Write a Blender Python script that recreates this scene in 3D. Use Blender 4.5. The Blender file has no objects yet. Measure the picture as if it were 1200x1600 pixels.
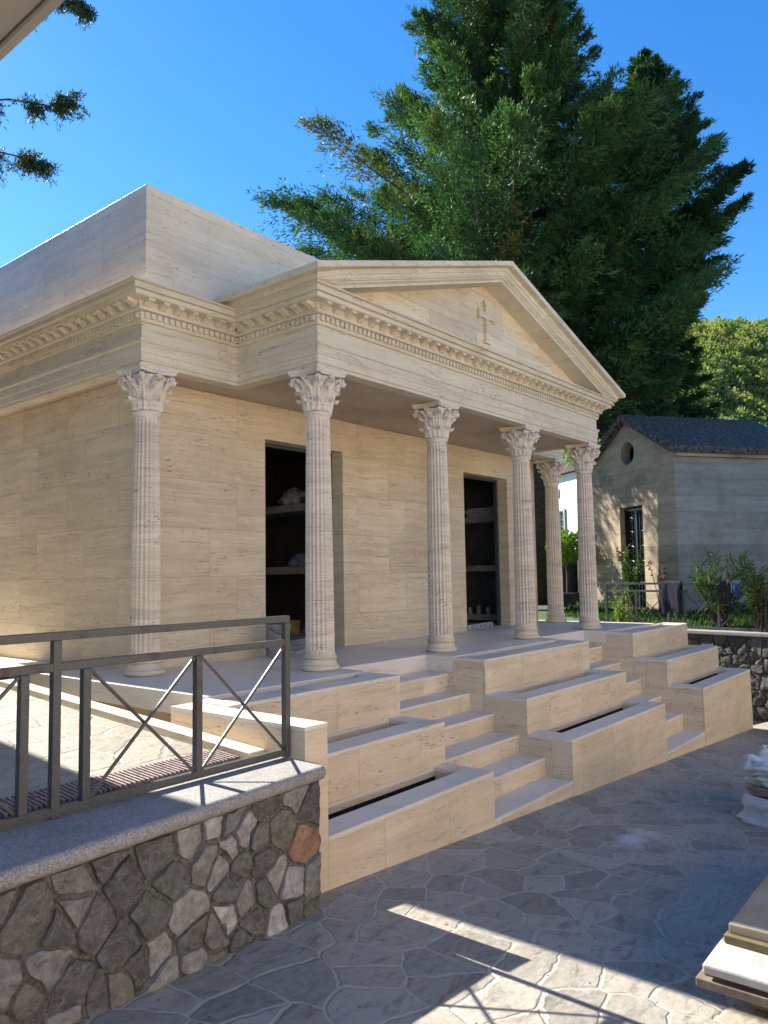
import bpy, bmesh, math, random
import numpy as np
from mathutils import Vector, Matrix, noise as mnoise
random.seed(7); np.random.seed(7)
PI = math.pi
sc = bpy.context.scene
col = sc.collection

# ------------------------------------------------------------------ camera
cam_d = bpy.data.cameras.new("camera"); cam = bpy.data.objects.new("camera", cam_d); col.objects.link(cam)
cam_d.sensor_fit = 'HORIZONTAL'; cam_d.sensor_width = 36.0; cam_d.lens = 36.0 * 1203.76 / 1200.0
cam_d.clip_start = 0.05; cam_d.clip_end = 3000
Rm = Matrix(((0.63279751, -0.05199493, -0.77256963), (-0.77414967, -0.06324373, -0.62983531), (-0.01611194, 0.99664274, -0.08027234)))
cam.matrix_world = Matrix.Translation((-3.48942033, -3.02193382, 0.79694276)) @ Rm.to_4x4()
sc.camera = cam
# ------------------------------------------------------------------ sky, sun, exposure
SUN = Vector((0.015, 1.385, 1.0)).normalized()
SUN_EL = math.asin(SUN.z); SUN_AZ = math.atan2(SUN.x, SUN.y)
w = bpy.data.worlds.new("World"); sc.world = w; w.use_nodes = True
wn = w.node_tree; bg = wn.nodes['Background']
sky = wn.nodes.new('ShaderNodeTexSky'); sky.sky_type = 'NISHITA'; sky.sun_disc = False
sky.sun_elevation = SUN_EL; sky.sun_rotation = SUN_AZ; sky.altitude = 1500; sky.air_density = 1.3; sky.dust_density = 0.3; sky.ozone_density = 5.0
hs_n = wn.nodes.new('ShaderNodeHueSaturation'); hs_n.inputs['Saturation'].default_value = 1.26; hs_n.inputs['Hue'].default_value = 0.504
wn.links.new(sky.outputs[0], hs_n.inputs['Color']); wn.links.new(hs_n.outputs[0], bg.inputs[0]); bg.inputs[1].default_value = 0.088
sun_d = bpy.data.lights.new("sun", 'SUN'); sun_d.energy = 5.0; sun_d.angle = math.radians(0.5); sun_d.color = (1.0, 0.93, 0.82)
sun = bpy.data.objects.new("sun", sun_d); col.objects.link(sun)
sun.rotation_euler = SUN.to_track_quat('Z', 'Y').to_euler()
sc.view_settings.view_transform = 'Standard'; sc.view_settings.look = 'None'
sc.view_settings.exposure = 1.5; sc.view_settings.gamma = 1.0
sc.cycles.max_bounces = 8; sc.cycles.diffuse_bounces = 5; sc.cycles.transparent_max_bounces = 8
try: sc.cycles.use_denoising = True
except Exception: pass

# ------------------------------------------------------------------ material helpers
def new_mat(name):
    m = bpy.data.materials.new(name); m.use_nodes = True
    nt = m.node_tree; b = nt.nodes['Principled BSDF']
    return m, nt, b
def N(nt, t, **kw):
    n = nt.nodes.new(t)
    for k, v in kw.items():
        if k.startswith('i_'):
            key = k[2:]; key = int(key) if key.isdigit() else key.replace('_', ' ')
            n.inputs[key].default_value = v
        else: setattr(n, k, v)
    return n
def L(nt, a, b): nt.links.new(a, b)
def mth(nt, op, a, b=None, c=None):
    n = nt.nodes.new('ShaderNodeMath'); n.operation = op
    for i, v in enumerate((a, b, c)):
        if v is None: continue
        if isinstance(v, (int, float)): n.inputs[i].default_value = v
        else: nt.links.new(v, n.inputs[i])
    return n.outputs[0]
def mix(nt, fac, a, b, typ='MIX'):
    n = nt.nodes.new('ShaderNodeMix'); n.data_type = 'RGBA'; n.blend_type = typ
    for sock, v in ((n.inputs[0], fac), (n.inputs[6], a), (n.inputs[7], b)):
        if isinstance(v, (int, float)): sock.default_value = v
        elif isinstance(v, tuple): sock.default_value = (*v, 1) if len(v) == 3 else v
        else: nt.links.new(v, sock)
    return n.outputs[2]
def ramp(nt, fac, stops, interp='LINEAR'):
    n = nt.nodes.new('ShaderNodeValToRGB'); cr = n.color_ramp; cr.interpolation = interp
    while len(cr.elements) > 2: cr.elements.remove(cr.elements[-1])
    for i, (p, c) in enumerate(stops):
        e = cr.elements[i] if i < 2 else cr.elements.new(p)
        e.position = p
        e.color = (c, c, c, 1) if isinstance(c, (int, float)) else (*c, 1)
    nt.links.new(fac, n.inputs[0]); return n.outputs[0]
def scaled(nt, src, s, loc=(0, 0, 0)):
    n = nt.nodes.new('ShaderNodeMapping'); n.inputs['Scale'].default_value = s; n.inputs['Location'].default_value = loc
    nt.links.new(src, n.inputs[0]); return n.outputs[0]
def noise(nt, vec, scale, detail=4, rough=0.5, dist=0.0):
    n = nt.nodes.new('ShaderNodeTexNoise'); n.inputs['Scale'].default_value = scale; n.inputs['Detail'].default_value = detail
    n.inputs['Roughness'].default_value = rough; n.inputs['Distortion'].default_value = dist
    nt.links.new(vec, n.inputs['Vector']); return n.outputs[0]
def bump(nt, b, h, strength=0.3, dist=0.01):
    n = nt.nodes.new('ShaderNodeBump'); n.inputs['Strength'].default_value = strength; n.inputs['Distance'].default_value = dist
    nt.links.new(h, n.inputs['Height']); nt.links.new(n.outputs[0], b.inputs['Normal'])

def travertine(name, c_lo, c_hi, pit=1.0, tiles=(0.62, 0.31), tile_amt=0.5, rough=0.6, shift=(0, 0, 0), joint=0.5, rand=False, pitcol=(0.16, 0.11, 0.075), vein=1.0):
    m, nt, b = new_mat(name)
    tc = N(nt, 'ShaderNodeTexCoord').outputs['Object']
    geo = N(nt, 'ShaderNodeNewGeometry')
    if rand:
        oi = N(nt, 'ShaderNodeObjectInfo'); va = N(nt, 'ShaderNodeVectorMath', operation='ADD'); cx = N(nt, 'ShaderNodeCombineXYZ')
        r10 = mth(nt, 'MULTIPLY', oi.outputs['Random'], 37.0); L(nt, r10, cx.inputs[0]); L(nt, r10, cx.inputs[2])
        L(nt, tc, va.inputs[0]); L(nt, cx.outputs[0], va.inputs[1]); tc = va.outputs[0]
    sp = N(nt, 'ShaderNodeSeparateXYZ'); L(nt, tc, sp.inputs[0])
    sn = N(nt, 'ShaderNodeSeparateXYZ'); L(nt, geo.outputs['True Normal'], sn.inputs[0])
    up = mth(nt, 'GREATER_THAN', mth(nt, 'ABSOLUTE', sn.outputs[2]), 0.6)
    inv = mth(nt, 'SUBTRACT', 1.0, up)
    u = mth(nt, 'ADD', sp.outputs[0], mth(nt, 'MULTIPLY', sp.outputs[1], inv))
    v = mth(nt, 'ADD', mth(nt, 'MULTIPLY', sp.outputs[2], inv), mth(nt, 'MULTIPLY', sp.outputs[1], up))
    uv = N(nt, 'ShaderNodeCombineXYZ'); L(nt, u, uv.inputs[0]); L(nt, v, uv.inputs[1])
    # tiles: one tint and one vein offset per slab
    br = N(nt, 'ShaderNodeTexBrick', offset=0.37, squash=1.0)
    L(nt, scaled(nt, uv.outputs[0], (1, 1, 1), shift), br.inputs[0])
    br.inputs['Scale'].default_value = 1.0; br.inputs['Brick Width'].default_value = tiles[0]; br.inputs['Row Height'].default_value = tiles[1]
    br.inputs['Mortar Size'].default_value = 0.0018; br.inputs['Mortar Smooth'].default_value = 0.1
    br.inputs['Color1'].default_value = (0, 0, 0, 1); br.inputs['Color2'].default_value = (1, 1, 1, 1); br.inputs['Mortar'].default_value = (0.5, 0.5, 0.5, 1)
    tint = br.outputs['Color']; jm = br.outputs['Fac']
    tsp = N(nt, 'ShaderNodeSeparateXYZ'); L(nt, tint, tsp.inputs[0])
    off = N(nt, 'ShaderNodeCombineXYZ')
    L(nt, mth(nt, 'MULTIPLY', tsp.outputs[0], 9.0), off.inputs[0]); L(nt, mth(nt, 'MULTIPLY', tsp.outputs[0], 5.3), off.inputs[2])
    vv = N(nt, 'ShaderNodeVectorMath', operation='ADD'); L(nt, tc, vv.inputs[0]); L(nt, off.outputs[0], vv.inputs[1])
    P = vv.outputs[0]
    # gentle waviness of the bedding
    wv = noise(nt, scaled(nt, P, (1.3, 1.3, 2.5)), 1.0, 3)
    wz = N(nt, 'ShaderNodeCombineXYZ'); L(nt, mth(nt, 'MULTIPLY', mth(nt, 'SUBTRACT', wv, 0.5), 0.16), wz.inputs[2])
    v2 = N(nt, 'ShaderNodeVectorMath', operation='ADD'); L(nt, P, v2.inputs[0]); L(nt, wz.outputs[0], v2.inputs[1]); Q = v2.outputs[0]
    b1 = noise(nt, scaled(nt, Q, (0.7, 0.7, 13)), 1.0, 5, 0.6)
    b2 = noise(nt, scaled(nt, Q, (2.2, 2.2, 75)), 1.0, 4, 0.6)
    cl = noise(nt, scaled(nt, P, (2.0, 2.0, 3.0)), 1.0, 4, 0.6)
    bands = mth(nt, 'ADD', mth(nt, 'MULTIPLY', b1, 0.62), mth(nt, 'MULTIPLY', b2, 0.38))
    base = mix(nt, ramp(nt, bands, [(0.36, 0.0), (0.62, 1.0)]), c_lo, c_hi)
    base = mix(nt, mth(nt, 'MULTIPLY', ramp(nt, cl, [(0.35, 0.0), (0.7, 1.0)]), 0.35), base, tuple(min(1, x * 1.13) for x in c_hi))
    # darker fine veins
    vn = noise(nt, scaled(nt, Q, (1.6, 1.6, 42), (3, 1, 7)), 1.0, 6, 0.7)
    vmask = ramp(nt, vn, [(0.57, 0.0), (0.70, 1.0)])
    base = mix(nt, mth(nt, 'MULTIPLY', vmask, min(1.0, 0.62 * vein)), base, (c_lo[0] * 0.66, c_lo[1] * 0.58, c_lo[2] * 0.50))
    gr = noise(nt, tc, 1.1, 6, 0.7)
    base = mix(nt, ramp(nt, gr, [(0.50, 0.0), (0.80, 0.40)]), base, (c_lo[0] * 0.78, c_lo[1] * 0.70, c_lo[2] * 0.60))
    # slab tint
    tf = mth(nt, 'ADD', 1.0 - 0.09 * tile_amt, mth(nt, 'MULTIPLY', tsp.outputs[0], 0.18 * tile_amt))
    tcn = N(nt, 'ShaderNodeCombineXYZ'); [L(nt, tf, tcn.inputs[i]) for i in range(3)]
    base = mix(nt, 1.0, base, tcn.outputs[0], 'MULTIPLY')
    # pits: short dark horizontal holes, clustered
    pn = noise(nt, scaled(nt, Q, (16, 16, 95), (1, 5, 2)), 1.0, 3, 0.65)
    pc = noise(nt, scaled(nt, P, (1.7, 1.7, 7), (4, 2, 9)), 1.0, 3, 0.5)
    pm = mth(nt, 'MULTIPLY', ramp(nt, pn, [(0.60, 0.0), (0.66, 1.0)]), ramp(nt, pc, [(0.47, 0.0), (0.58, 1.0)]))
    pm = mth(nt, 'MULTIPLY', pm, mth(nt, 'MULTIPLY', pit, mth(nt, 'SUBTRACT', 1.0, mth(nt, 'MULTIPLY', up, 0.75))))
    pm = mth(nt, 'MINIMUM', pm, 1.0)
    base = mix(nt, mth(nt, 'MULTIPLY', pm, 0.85), base, pitcol)
    base = mix(nt, mth(nt, 'MULTIPLY', jm, joint), base, tuple(x * 0.5 for x in c_lo))
    L(nt, base, b.inputs['Base Color'])
    rg = mth(nt, 'ADD', rough - 0.08, mth(nt, 'MULTIPLY', bands, 0.2)); L(nt, rg, b.inputs['Roughness'])
    b.inputs['Specular IOR Level'].default_value = 0.35
    h = mth(nt, 'SUBTRACT', mth(nt, 'MULTIPLY', b2, 0.15), mth(nt, 'ADD', pm, mth(nt, 'MULTIPLY', jm, 0.6)))
    bump(nt, b, h, 0.45, 0.004)
    return m

T_lo, T_hi = (0.58, 0.47, 0.315), (0.78, 0.67, 0.48)
M = {}
M['wall'] = travertine('travertine_wall', T_lo, T_hi, 1.0, (0.9, 0.45), 0.95, joint=0.7, shift=(0.2, 0.1, 0))
M['trim'] = travertine('travertine_trim', (0.60, 0.515, 0.37), (0.76, 0.685, 0.53), 1.0, (1.3, 5.0), 0.5, rough=0.62)
M['block'] = travertine('travertine_block', (0.60, 0.485, 0.335), (0.77, 0.655, 0.48), 1.1, (0.68, 3.0), 0.4, joint=0.7, shift=(0.25, 1.4, 0))
M['cap'] = travertine('travertine_cap', (0.68, 0.62, 0.53), (0.80, 0.74, 0.655), 0.6, (1.1, 3.0), 0.3, rough=0.42, shift=(0.4, 1.4, 0))
M['column'] = travertine('travertine_column', (0.54, 0.455, 0.355), (0.78, 0.69, 0.555), 1.5, (50, 0.9), 0.3, rand=True, joint=0.25, pitcol=(0.17, 0.10, 0.085), vein=1.8)
M['capital'] = travertine('travertine_capital', (0.66, 0.58, 0.48), (0.80, 0.73, 0.63), 0.4, (50, 50), 0.0, rand=True, rough=0.7)
M['attic'] = travertine('travertine_attic', (0.58, 0.48, 0.34), (0.73, 0.635, 0.475), 0.8, (1.05, 0.5), 0.8, rough=0.35)

def ceiling_mat():
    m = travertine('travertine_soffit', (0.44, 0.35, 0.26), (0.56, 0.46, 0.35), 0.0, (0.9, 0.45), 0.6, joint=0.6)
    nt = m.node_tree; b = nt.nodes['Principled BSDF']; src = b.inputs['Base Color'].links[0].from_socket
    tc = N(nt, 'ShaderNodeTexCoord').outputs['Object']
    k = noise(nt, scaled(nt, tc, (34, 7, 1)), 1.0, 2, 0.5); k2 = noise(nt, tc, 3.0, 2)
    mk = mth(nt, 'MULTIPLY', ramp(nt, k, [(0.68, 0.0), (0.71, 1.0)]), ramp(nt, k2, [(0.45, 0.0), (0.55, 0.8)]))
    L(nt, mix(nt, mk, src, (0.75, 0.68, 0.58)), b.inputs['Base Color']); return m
M['soffit'] = ceiling_mat()

def plain(name, c, rough=0.6, var=0.15, sc_=6.0, metal=0.0, bmp=0.0, c2=None):
    m, nt, b = new_mat(name)
    tc = N(nt, 'ShaderNodeTexCoord').outputs['Object']
    n = noise(nt, tc, sc_, 6, 0.6)
    c2 = c2 or tuple(x * (1 - 2 * var) for x in c)
    L(nt, mix(nt, ramp(nt, n, [(0.35, 0.0), (0.68, 1.0)]), c2, tuple(min(1, x * (1 + var)) for x in c)), b.inputs['Base Color'])
    b.inputs['Roughness'].default_value = rough; b.inputs['Metallic'].default_value = metal
    if bmp: bump(nt, b, noise(nt, tc, sc_ * 8, 5, 0.6), bmp, 0.01)
    return m

SPILL = (1.851, -0.854)
def paving(name, stone_a, stone_b, mortar, scale=2.5, dust=0.35, dustc=(0.30, 0.29, 0.28), bst=0.5):
    m, nt, b = new_mat(name)
    tc = N(nt, 'ShaderNodeTexCoord').outputs['Object']
    flat = scaled(nt, tc, (1, 1, 0))
    def wob(src, sc1, amt, det):
        dn = N(nt, 'ShaderNodeTexNoise'); dn.inputs['Scale'].default_value = sc1; dn.inputs['Detail'].default_value = det; L(nt, flat, dn.inputs['Vector'])
        dv = N(nt, 'ShaderNodeVectorMath', operation='SUBTRACT'); L(nt, dn.outputs['Color'], dv.inputs[0]); dv.inputs[1].default_value = (0.5, 0.5, 0.5)
        ds = N(nt, 'ShaderNodeVectorMath', operation='SCALE'); L(nt, dv.outputs[0], ds.inputs[0]); ds.inputs['Scale'].default_value = amt
        da = N(nt, 'ShaderNodeVectorMath', operation='ADD'); L(nt, src, da.inputs[0]); L(nt, ds.outputs[0], da.inputs[1]); return da
    da = wob(wob(flat, 0.8, 0.55, 1).outputs[0], 9.0, 0.055, 3)
    V = scaled(nt, da.outputs[0], (1, 1, 0))
    ve = N(nt, 'ShaderNodeTexVoronoi', voronoi_dimensions='2D', feature='DISTANCE_TO_EDGE'); ve.inputs['Scale'].default_value = scale; L(nt, V, ve.inputs['Vector'])
    vc = N(nt, 'ShaderNodeTexVoronoi', voronoi_dimensions='2D', feature='F1'); vc.inputs['Scale'].default_value = scale; L(nt, V, vc.inputs['Vector'])
    # a second, finer subdivision inside some stones
    ve2 = N(nt, 'ShaderNodeTexVoronoi', voronoi_dimensions='2D', feature='DISTANCE_TO_EDGE'); ve2.inputs['Scale'].default_value = scale * 1.9; L(nt, V, ve2.inputs['Vector'])
    wn_ = noise(nt, flat, 11, 5, 0.65)
    cs = N(nt, 'ShaderNodeSeparateXYZ'); L(nt, vc.outputs['Color'], cs.inputs[0])
    jw = noise(nt, flat, 3.1, 3, 0.6)
    e = mth(nt, 'ADD', ve.outputs[0], mth(nt, 'MULTIPLY', mth(nt, 'SUBTRACT', wn_, 0.5), 0.085))
    e = mth(nt, 'SUBTRACT', e, mth(nt, 'MULTIPLY', mth(nt, 'SUBTRACT', jw, 0.42), 0.06))
    st = ramp(nt, e, [(0.012, 0.0), (0.040, 1.0)])
    sp = noise(nt, flat, 26, 6, 0.7); lg = noise(nt, flat, 2.2, 4, 0.6)
    sc_ = mix(nt, cs.outputs[0], stone_a, stone_b)
    sc_ = mix(nt, mth(nt, 'MULTIPLY', mth(nt, 'GREATER_THAN', cs.outputs[1], 0.78), 0.5), sc_, (stone_b[0] * 1.06, stone_b[1] * 1.0, stone_b[2] * 0.95))
    sc_ = mix(nt, ramp(nt, sp, [(0.3, 0.0), (0.75, 0.5)]), sc_, tuple(x * 1.55 for x in stone_b))
    cl_ = noise(nt, scaled(nt, da.outputs[0], (2.2, 7, 1)), 2.0, 7, 0.72, 1.2)
    sc_ = mix(nt, ramp(nt, cl_, [(0.32, 0.75), (0.5, 0.0)]), sc_, tuple(x * 0.62 for x in stone_a))
    sc_ = mix(nt, ramp(nt, cl_, [(0.58, 0.0), (0.78, 0.5)]), sc_, tuple(x * 1.5 for x in stone_b))
    mc = mix(nt, sp, tuple(x * 0.75 for x in mortar), tuple(x * 1.15 for x in mortar))
    c = mix(nt, st, mc, sc_)
    dm = mth(nt, 'MULTIPLY', ramp(nt, lg, [(0.45, 0.0), (0.75, 1.0)]), ramp(nt, noise(nt, flat, 7, 6, 0.7), [(0.4, 0.0), (0.7, 1.0)]))
    c = mix(nt, mth(nt, 'MULTIPLY', dm, dust), c, dustc)
    # leaf litter and dropped dark specks
    vs = N(nt, 'ShaderNodeTexVoronoi', voronoi_dimensions='2D', feature='F1'); vs.inputs['Scale'].default_value = 2.6
    L(nt, scaled(nt, flat, (1, 1.6, 0), (0.3, 0.7, 0)), vs.inputs['Vector'])
    spk = mth(nt, 'LESS_THAN', mth(nt, 'ADD', vs.outputs['Distance'], mth(nt, 'MULTIPLY', sp, 0.03)), 0.036)
    c = mix(nt, mth(nt, 'MULTIPLY', spk, 0.8), c, (0.03, 0.025, 0.02))
    if name == 'street_stone':      # a spill of pale stone dust left by the builders
        vd = N(nt, 'ShaderNodeVectorMath', operation='DISTANCE'); L(nt, scaled(nt, flat, (1.0, 1.7, 1), (0, 0, 0)), vd.inputs[0]); vd.inputs[1].default_value = (SPILL[0], SPILL[1] * 1.7, 0)
        dd_ = mth(nt, 'ADD', vd.outputs['Value'], mth(nt, 'MULTIPLY', mth(nt, 'SUBTRACT', noise(nt, flat, 5, 6, 0.7), 0.5), 0.9))
        c = mix(nt, ramp(nt, dd_, [(0.0, 0.85), (0.32, 0.0)]), c, (0.62, 0.61, 0.60))
    L(nt, c, b.inputs['Base Color'])
    L(nt, ramp(nt, sp, [(0.3, 0.42), (0.8, 0.68)]), b.inputs['Roughness'])
    h = mth(nt, 'ADD', mth(nt, 'MULTIPLY', st, 0.5), mth(nt, 'MULTIPLY', sp, 0.35))
    h = mth(nt, 'ADD', h, mth(nt, 'MULTIPLY', noise(nt, flat, 5, 4, 0.6), 0.8))
    bump(nt, b, h, bst, 0.02)
    return m
M['street'] = paving('street_stone', (0.15, 0.138, 0.115), (0.34, 0.315, 0.265), (0.42, 0.39, 0.335), scale=3.9, dust=0.45, dustc=(0.42, 0.385, 0.335), bst=0.55)
M['terrace'] = paving('terrace_stone', (0.24, 0.21, 0.165), (0.33, 0.30, 0.245), (0.33, 0.30, 0.245), scale=2.9, dust=0.5, dustc=(0.42, 0.38, 0.31), bst=0.5)

def vcol_mat(name, rough=0.8, bscale=25, bstr=0.5, var=0.35, veins=False):
    m, nt, b = new_mat(name)
    at = N(nt, 'ShaderNodeAttribute', attribute_name='tint')
    tc = N(nt, 'ShaderNodeTexCoord').outputs['Object']
    n = noise(nt, tc, bscale, 8, 0.68); n2 = noise(nt, scaled(nt, tc, (1, 1, 1)), bscale * 0.25, 5, 0.6, 1.5)
    f = ramp(nt, n, [(0.3, 1 - var), (0.7, 1 + var * 0.6)])
    f2 = ramp(nt, n2, [(0.3, 0.75), (0.7, 1.2)])
    c = mix(nt, 1.0, at.outputs['Color'], f, 'MULTIPLY'); c = mix(nt, 1.0, c, f2, 'MULTIPLY')
    if veins:
        v = noise(nt, scaled(nt, tc, (3, 3, 4.5)), 2.0, 6, 0.7, 2.0)
        k = mth(nt, 'ABSOLUTE', mth(nt, 'SUBTRACT', v, 0.5)); k = ramp(nt, k, [(0.0, 0.55), (0.014, 0.0)])
        c = mix(nt, k, c, (0.36, 0.36, 0.34))
    L(nt, c, b.inputs['Base Color']); b.inputs['Roughness'].default_value = rough
    bump(nt, b, mth(nt, 'ADD', n, mth(nt, 'MULTIPLY', n2, 1.5)), bstr, 0.012)
    return m
M['rubble'] = vcol_mat('rubble_stone', 0.75, 24, 1.0, 0.5, True)
M['mortar'] = plain('rubble_mortar', (0.22, 0.21, 0.185), 0.95, 0.3, 55, bmp=1.0)
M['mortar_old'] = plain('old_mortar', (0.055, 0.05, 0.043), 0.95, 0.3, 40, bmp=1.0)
def granite():
    m, nt, b = new_mat('granite_coping')
    tc = N(nt, 'ShaderNodeTexCoord').outputs['Object']
    v = N(nt, 'ShaderNodeTexVoronoi', feature='F1'); v.inputs['Scale'].default_value = 210; L(nt, tc, v.inputs['Vector'])
    s = N(nt, 'ShaderNodeSeparateXYZ'); L(nt, v.outputs['Color'], s.inputs[0])
    c = ramp(nt, s.outputs[0], [(0.0, (0.17, 0.165, 0.155)), (0.35, (0.25, 0.245, 0.23)), (0.7, (0.32, 0.31, 0.29)), (1.0, (0.42, 0.41, 0.385))])
    d = noise(nt, tc, 5, 5, 0.65)
    c = mix(nt, ramp(nt, d, [(0.5, 0.0), (0.75, 0.55)]), c, (0.13, 0.12, 0.10))
    L(nt, c, b.inputs['Base Color']); b.inputs['Roughness'].default_value = 0.65
    bump(nt, b, noise(nt, tc, 90, 4, 0.6), 0.35, 0.004); return m
M['granite'] = granite()
def iron():
    m, nt, b = new_mat('painted_iron')
    tc = N(nt, 'ShaderNodeTexCoord').outputs['Object']
    n = noise(nt, tc, 9, 7, 0.7); n2 = noise(nt, scaled(nt, tc, (60, 60, 60)), 1.0, 3)
    r = ramp(nt, n, [(0.56, 0.0), (0.64, 1.0)])
    c = mix(nt, ramp(nt, n2, [(0.3, 0.0), (0.7, 1.0)]), (0.050, 0.056, 0.058), (0.080, 0.087, 0.088))
    c = mix(nt, mth(nt, 'MULTIPLY', r, 0.55), c, (0.13, 0.065, 0.04))
    L(nt, c, b.inputs['Base Color']); L(nt, ramp(nt, r, [(0, 0.38), (1, 0.85)]), b.inputs['Roughness'])
    bump(nt, b, mth(nt, 'ADD', n2, r), 0.25, 0.002); return m
M['iron'] = iron()
def concrete(name, a, bcol, dirt=(0.06, 0.05, 0.035)):
    m, nt, b = new_mat(name)
    tc = N(nt, 'ShaderNodeTexCoord').outputs['Object']
    sp = N(nt, 'ShaderNodeSeparateXYZ'); L(nt, tc, sp.inputs[0])
    bw = N(nt, 'ShaderNodeTexBrick', offset=0.4)
    uv = N(nt, 'ShaderNodeCombineXYZ'); L(nt, mth(nt, 'ADD', sp.outputs[0], sp.outputs[1]), uv.inputs[0]); L(nt, sp.outputs[2], uv.inputs[1])
    L(nt, uv.outputs[0], bw.inputs[0]); bw.inputs['Scale'].default_value = 1; bw.inputs['Brick Width'].default_value = 60; bw.inputs['Row Height'].default_value = 0.31
    bw.inputs['Mortar Size'].default_value = 0.004; bw.inputs['Color1'].default_value = (0.8, 0.8, 0.8, 1); bw.inputs['Color2'].default_value = (1.05, 1.05, 1.05, 1); bw.inputs['Mortar'].default_value = (0.55, 0.55, 0.55, 1)
    st = noise(nt, scaled(nt, tc, (1.2, 1.2, 9)), 1.0, 7, 0.72); bl = noise(nt, tc, 1.6, 6, 0.65)
    c = mix(nt, ramp(nt, st, [(0.35, 0.0), (0.65, 1.0)]), a, bcol)
    c = mix(nt, 1.0, c, bw.outputs['Color'], 'MULTIPLY')
    c = mix(nt, ramp(nt, bl, [(0.48, 0.0), (0.75, 0.75)]), c, dirt)
    c = mix(nt, ramp(nt, mth(nt, 'ADD', sp.outputs[2], mth(nt, 'MULTIPLY', noise(nt, scaled(nt, tc, (4, 4, .6)), 1.0, 4), 0.9)), [(3.15, 0.0), (3.5, 0.8)]), c, dirt)
    pt = noise(nt, tc, 13, 7, 0.75); c = mix(nt, ramp(nt, pt, [(0.58, 0.0), (0.72, 0.5)]), c, dirt)
    L(nt, c, b.inputs['Base Color']); b.inputs['Roughness'].default_value = 0.85
    bump(nt, b, mth(nt, 'SUBTRACT', st, mth(nt, 'MULTIPLY', bw.outputs['Fac'], 0.8)), 0.4, 0.01); return m
M['conc_front'] = concrete('boarded_concrete_front', (0.30, 0.235, 0.15), (0.42, 0.34, 0.235))
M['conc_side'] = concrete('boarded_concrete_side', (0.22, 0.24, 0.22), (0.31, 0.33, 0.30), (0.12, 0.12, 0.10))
M['roofing'] = plain('mossy_roof_slate', (0.095, 0.088, 0.080), 0.85, 0.5, 16, bmp=1.0)
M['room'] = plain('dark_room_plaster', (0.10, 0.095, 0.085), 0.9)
M['shelf'] = plain('concrete_shelf', (0.30, 0.28, 0.25), 0.9)
M['dark'] = plain('dark_soil', (0.018, 0.014, 0.010), 1.0, 0.3, 30, bmp=0.8)
M['white'] = plain('white_render', (0.78, 0.79, 0.78), 0.8, 0.03)
M['render'] = plain('beige_render', (0.42, 0.38, 0.33), 0.8, 0.04, 2)
M['ochre'] = plain('bounce_render', (0.68, 0.56, 0.42), 0.85, 0.05, 2)
M['black'] = plain('black_metal', (0.012, 0.013, 0.015), 0.4, 0.1)
M['glass'] = plain('dark_glass', (0.02, 0.022, 0.025), 0.08, 0.1)
M['bluegrey'] = plain('dark_slate_panel', (0.02, 0.025, 0.032), 0.5)
M['bark'] = plain('conifer_bark', (0.10, 0.07, 0.05), 0.95, 0.3, 14, bmp=0.8)
M['zinc'] = plain('zinc_bucket', (0.42, 0.44, 0.45), 0.45, 0.15, 12, metal=0.6)
M['yellow'] = plain('yellow_plastic', (0.34, 0.26, 0.06), 0.5)
M['orange'] = plain('orange_plastic', (0.26, 0.12, 0.03), 0.5)
M['bag'] = plain('crumpled_bag', (0.45, 0.44, 0.42), 0.6, 0.3, 14, bmp=0.8)
M['navy'] = plain('navy_cloth', (0.010, 0.013, 0.035), 0.9, 0.3, 10, bmp=0.3)
M['maroon'] = plain('plum_cloth', (0.030, 0.022, 0.030), 0.9, 0.3, 10)
M['blue'] = plain('blue_cloth', (0.05, 0.13, 0.30), 0.9, 0.3, 10)
M['sheet'] = plain('grey_sheet', (0.22, 0.25, 0.30), 0.6)
M['canvas'] = plain('white_canvas', (0.62, 0.62, 0.62), 0.8, 0.06, 8, bmp=0.2)
M['plastic'] = plain('white_plastic_film', (0.68, 0.70, 0.66), 0.35, 0.10, 5)
M['tancloth'] = plain('tan_cloth', (0.34, 0.30, 0.24), 0.9, 0.2, 10, bmp=0.3)
M['grate'] = plain('rusty_grate', (0.33, 0.25, 0.23), 0.7, 0.3, 30)
M['lace'] = plain('white_curtain', (0.75, 0.75, 0.72), 0.8, 0.05)
def wood(name, a, b_, dirt):
    m, nt, b = new_mat(name)
    tc = N(nt, 'ShaderNodeTexCoord').outputs['Object']
    g = noise(nt, scaled(nt, tc, (1.2, 26, 30)), 1.0, 6, 0.65, 0.4); l = noise(nt, tc, 3.5, 5, 0.65)
    c = mix(nt, ramp(nt, g, [(0.3, 0.0), (0.7, 1.0)]), a, b_)
    c = mix(nt, ramp(nt, l, [(0.42, 0.0), (0.66, 0.8)]), c, dirt)
    L(nt, c, b.inputs['Base Color']); b.inputs['Roughness'].default_value = 0.8; bump(nt, b, g, 0.4, 0.004); return m
M['ply'] = wood('plaster_stained_plywood', (0.30, 0.21, 0.11), (0.38, 0.29, 0.17), (0.40, 0.35, 0.28))
M['oldwood'] = wood('mossy_board', (0.14, 0.11, 0.045), (0.24, 0.20, 0.09), (0.10, 0.08, 0.04))
M['brownwood'] = wood('weathered_brown_board', (0.13, 0.095, 0.07), (0.24, 0.18, 0.14), (0.10, 0.08, 0.065))
M['whiteslab'] = plain('plaster_coated_board', (0.42, 0.41, 0.38), 0.7, 0.1, 7, bmp=0.3)

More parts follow.
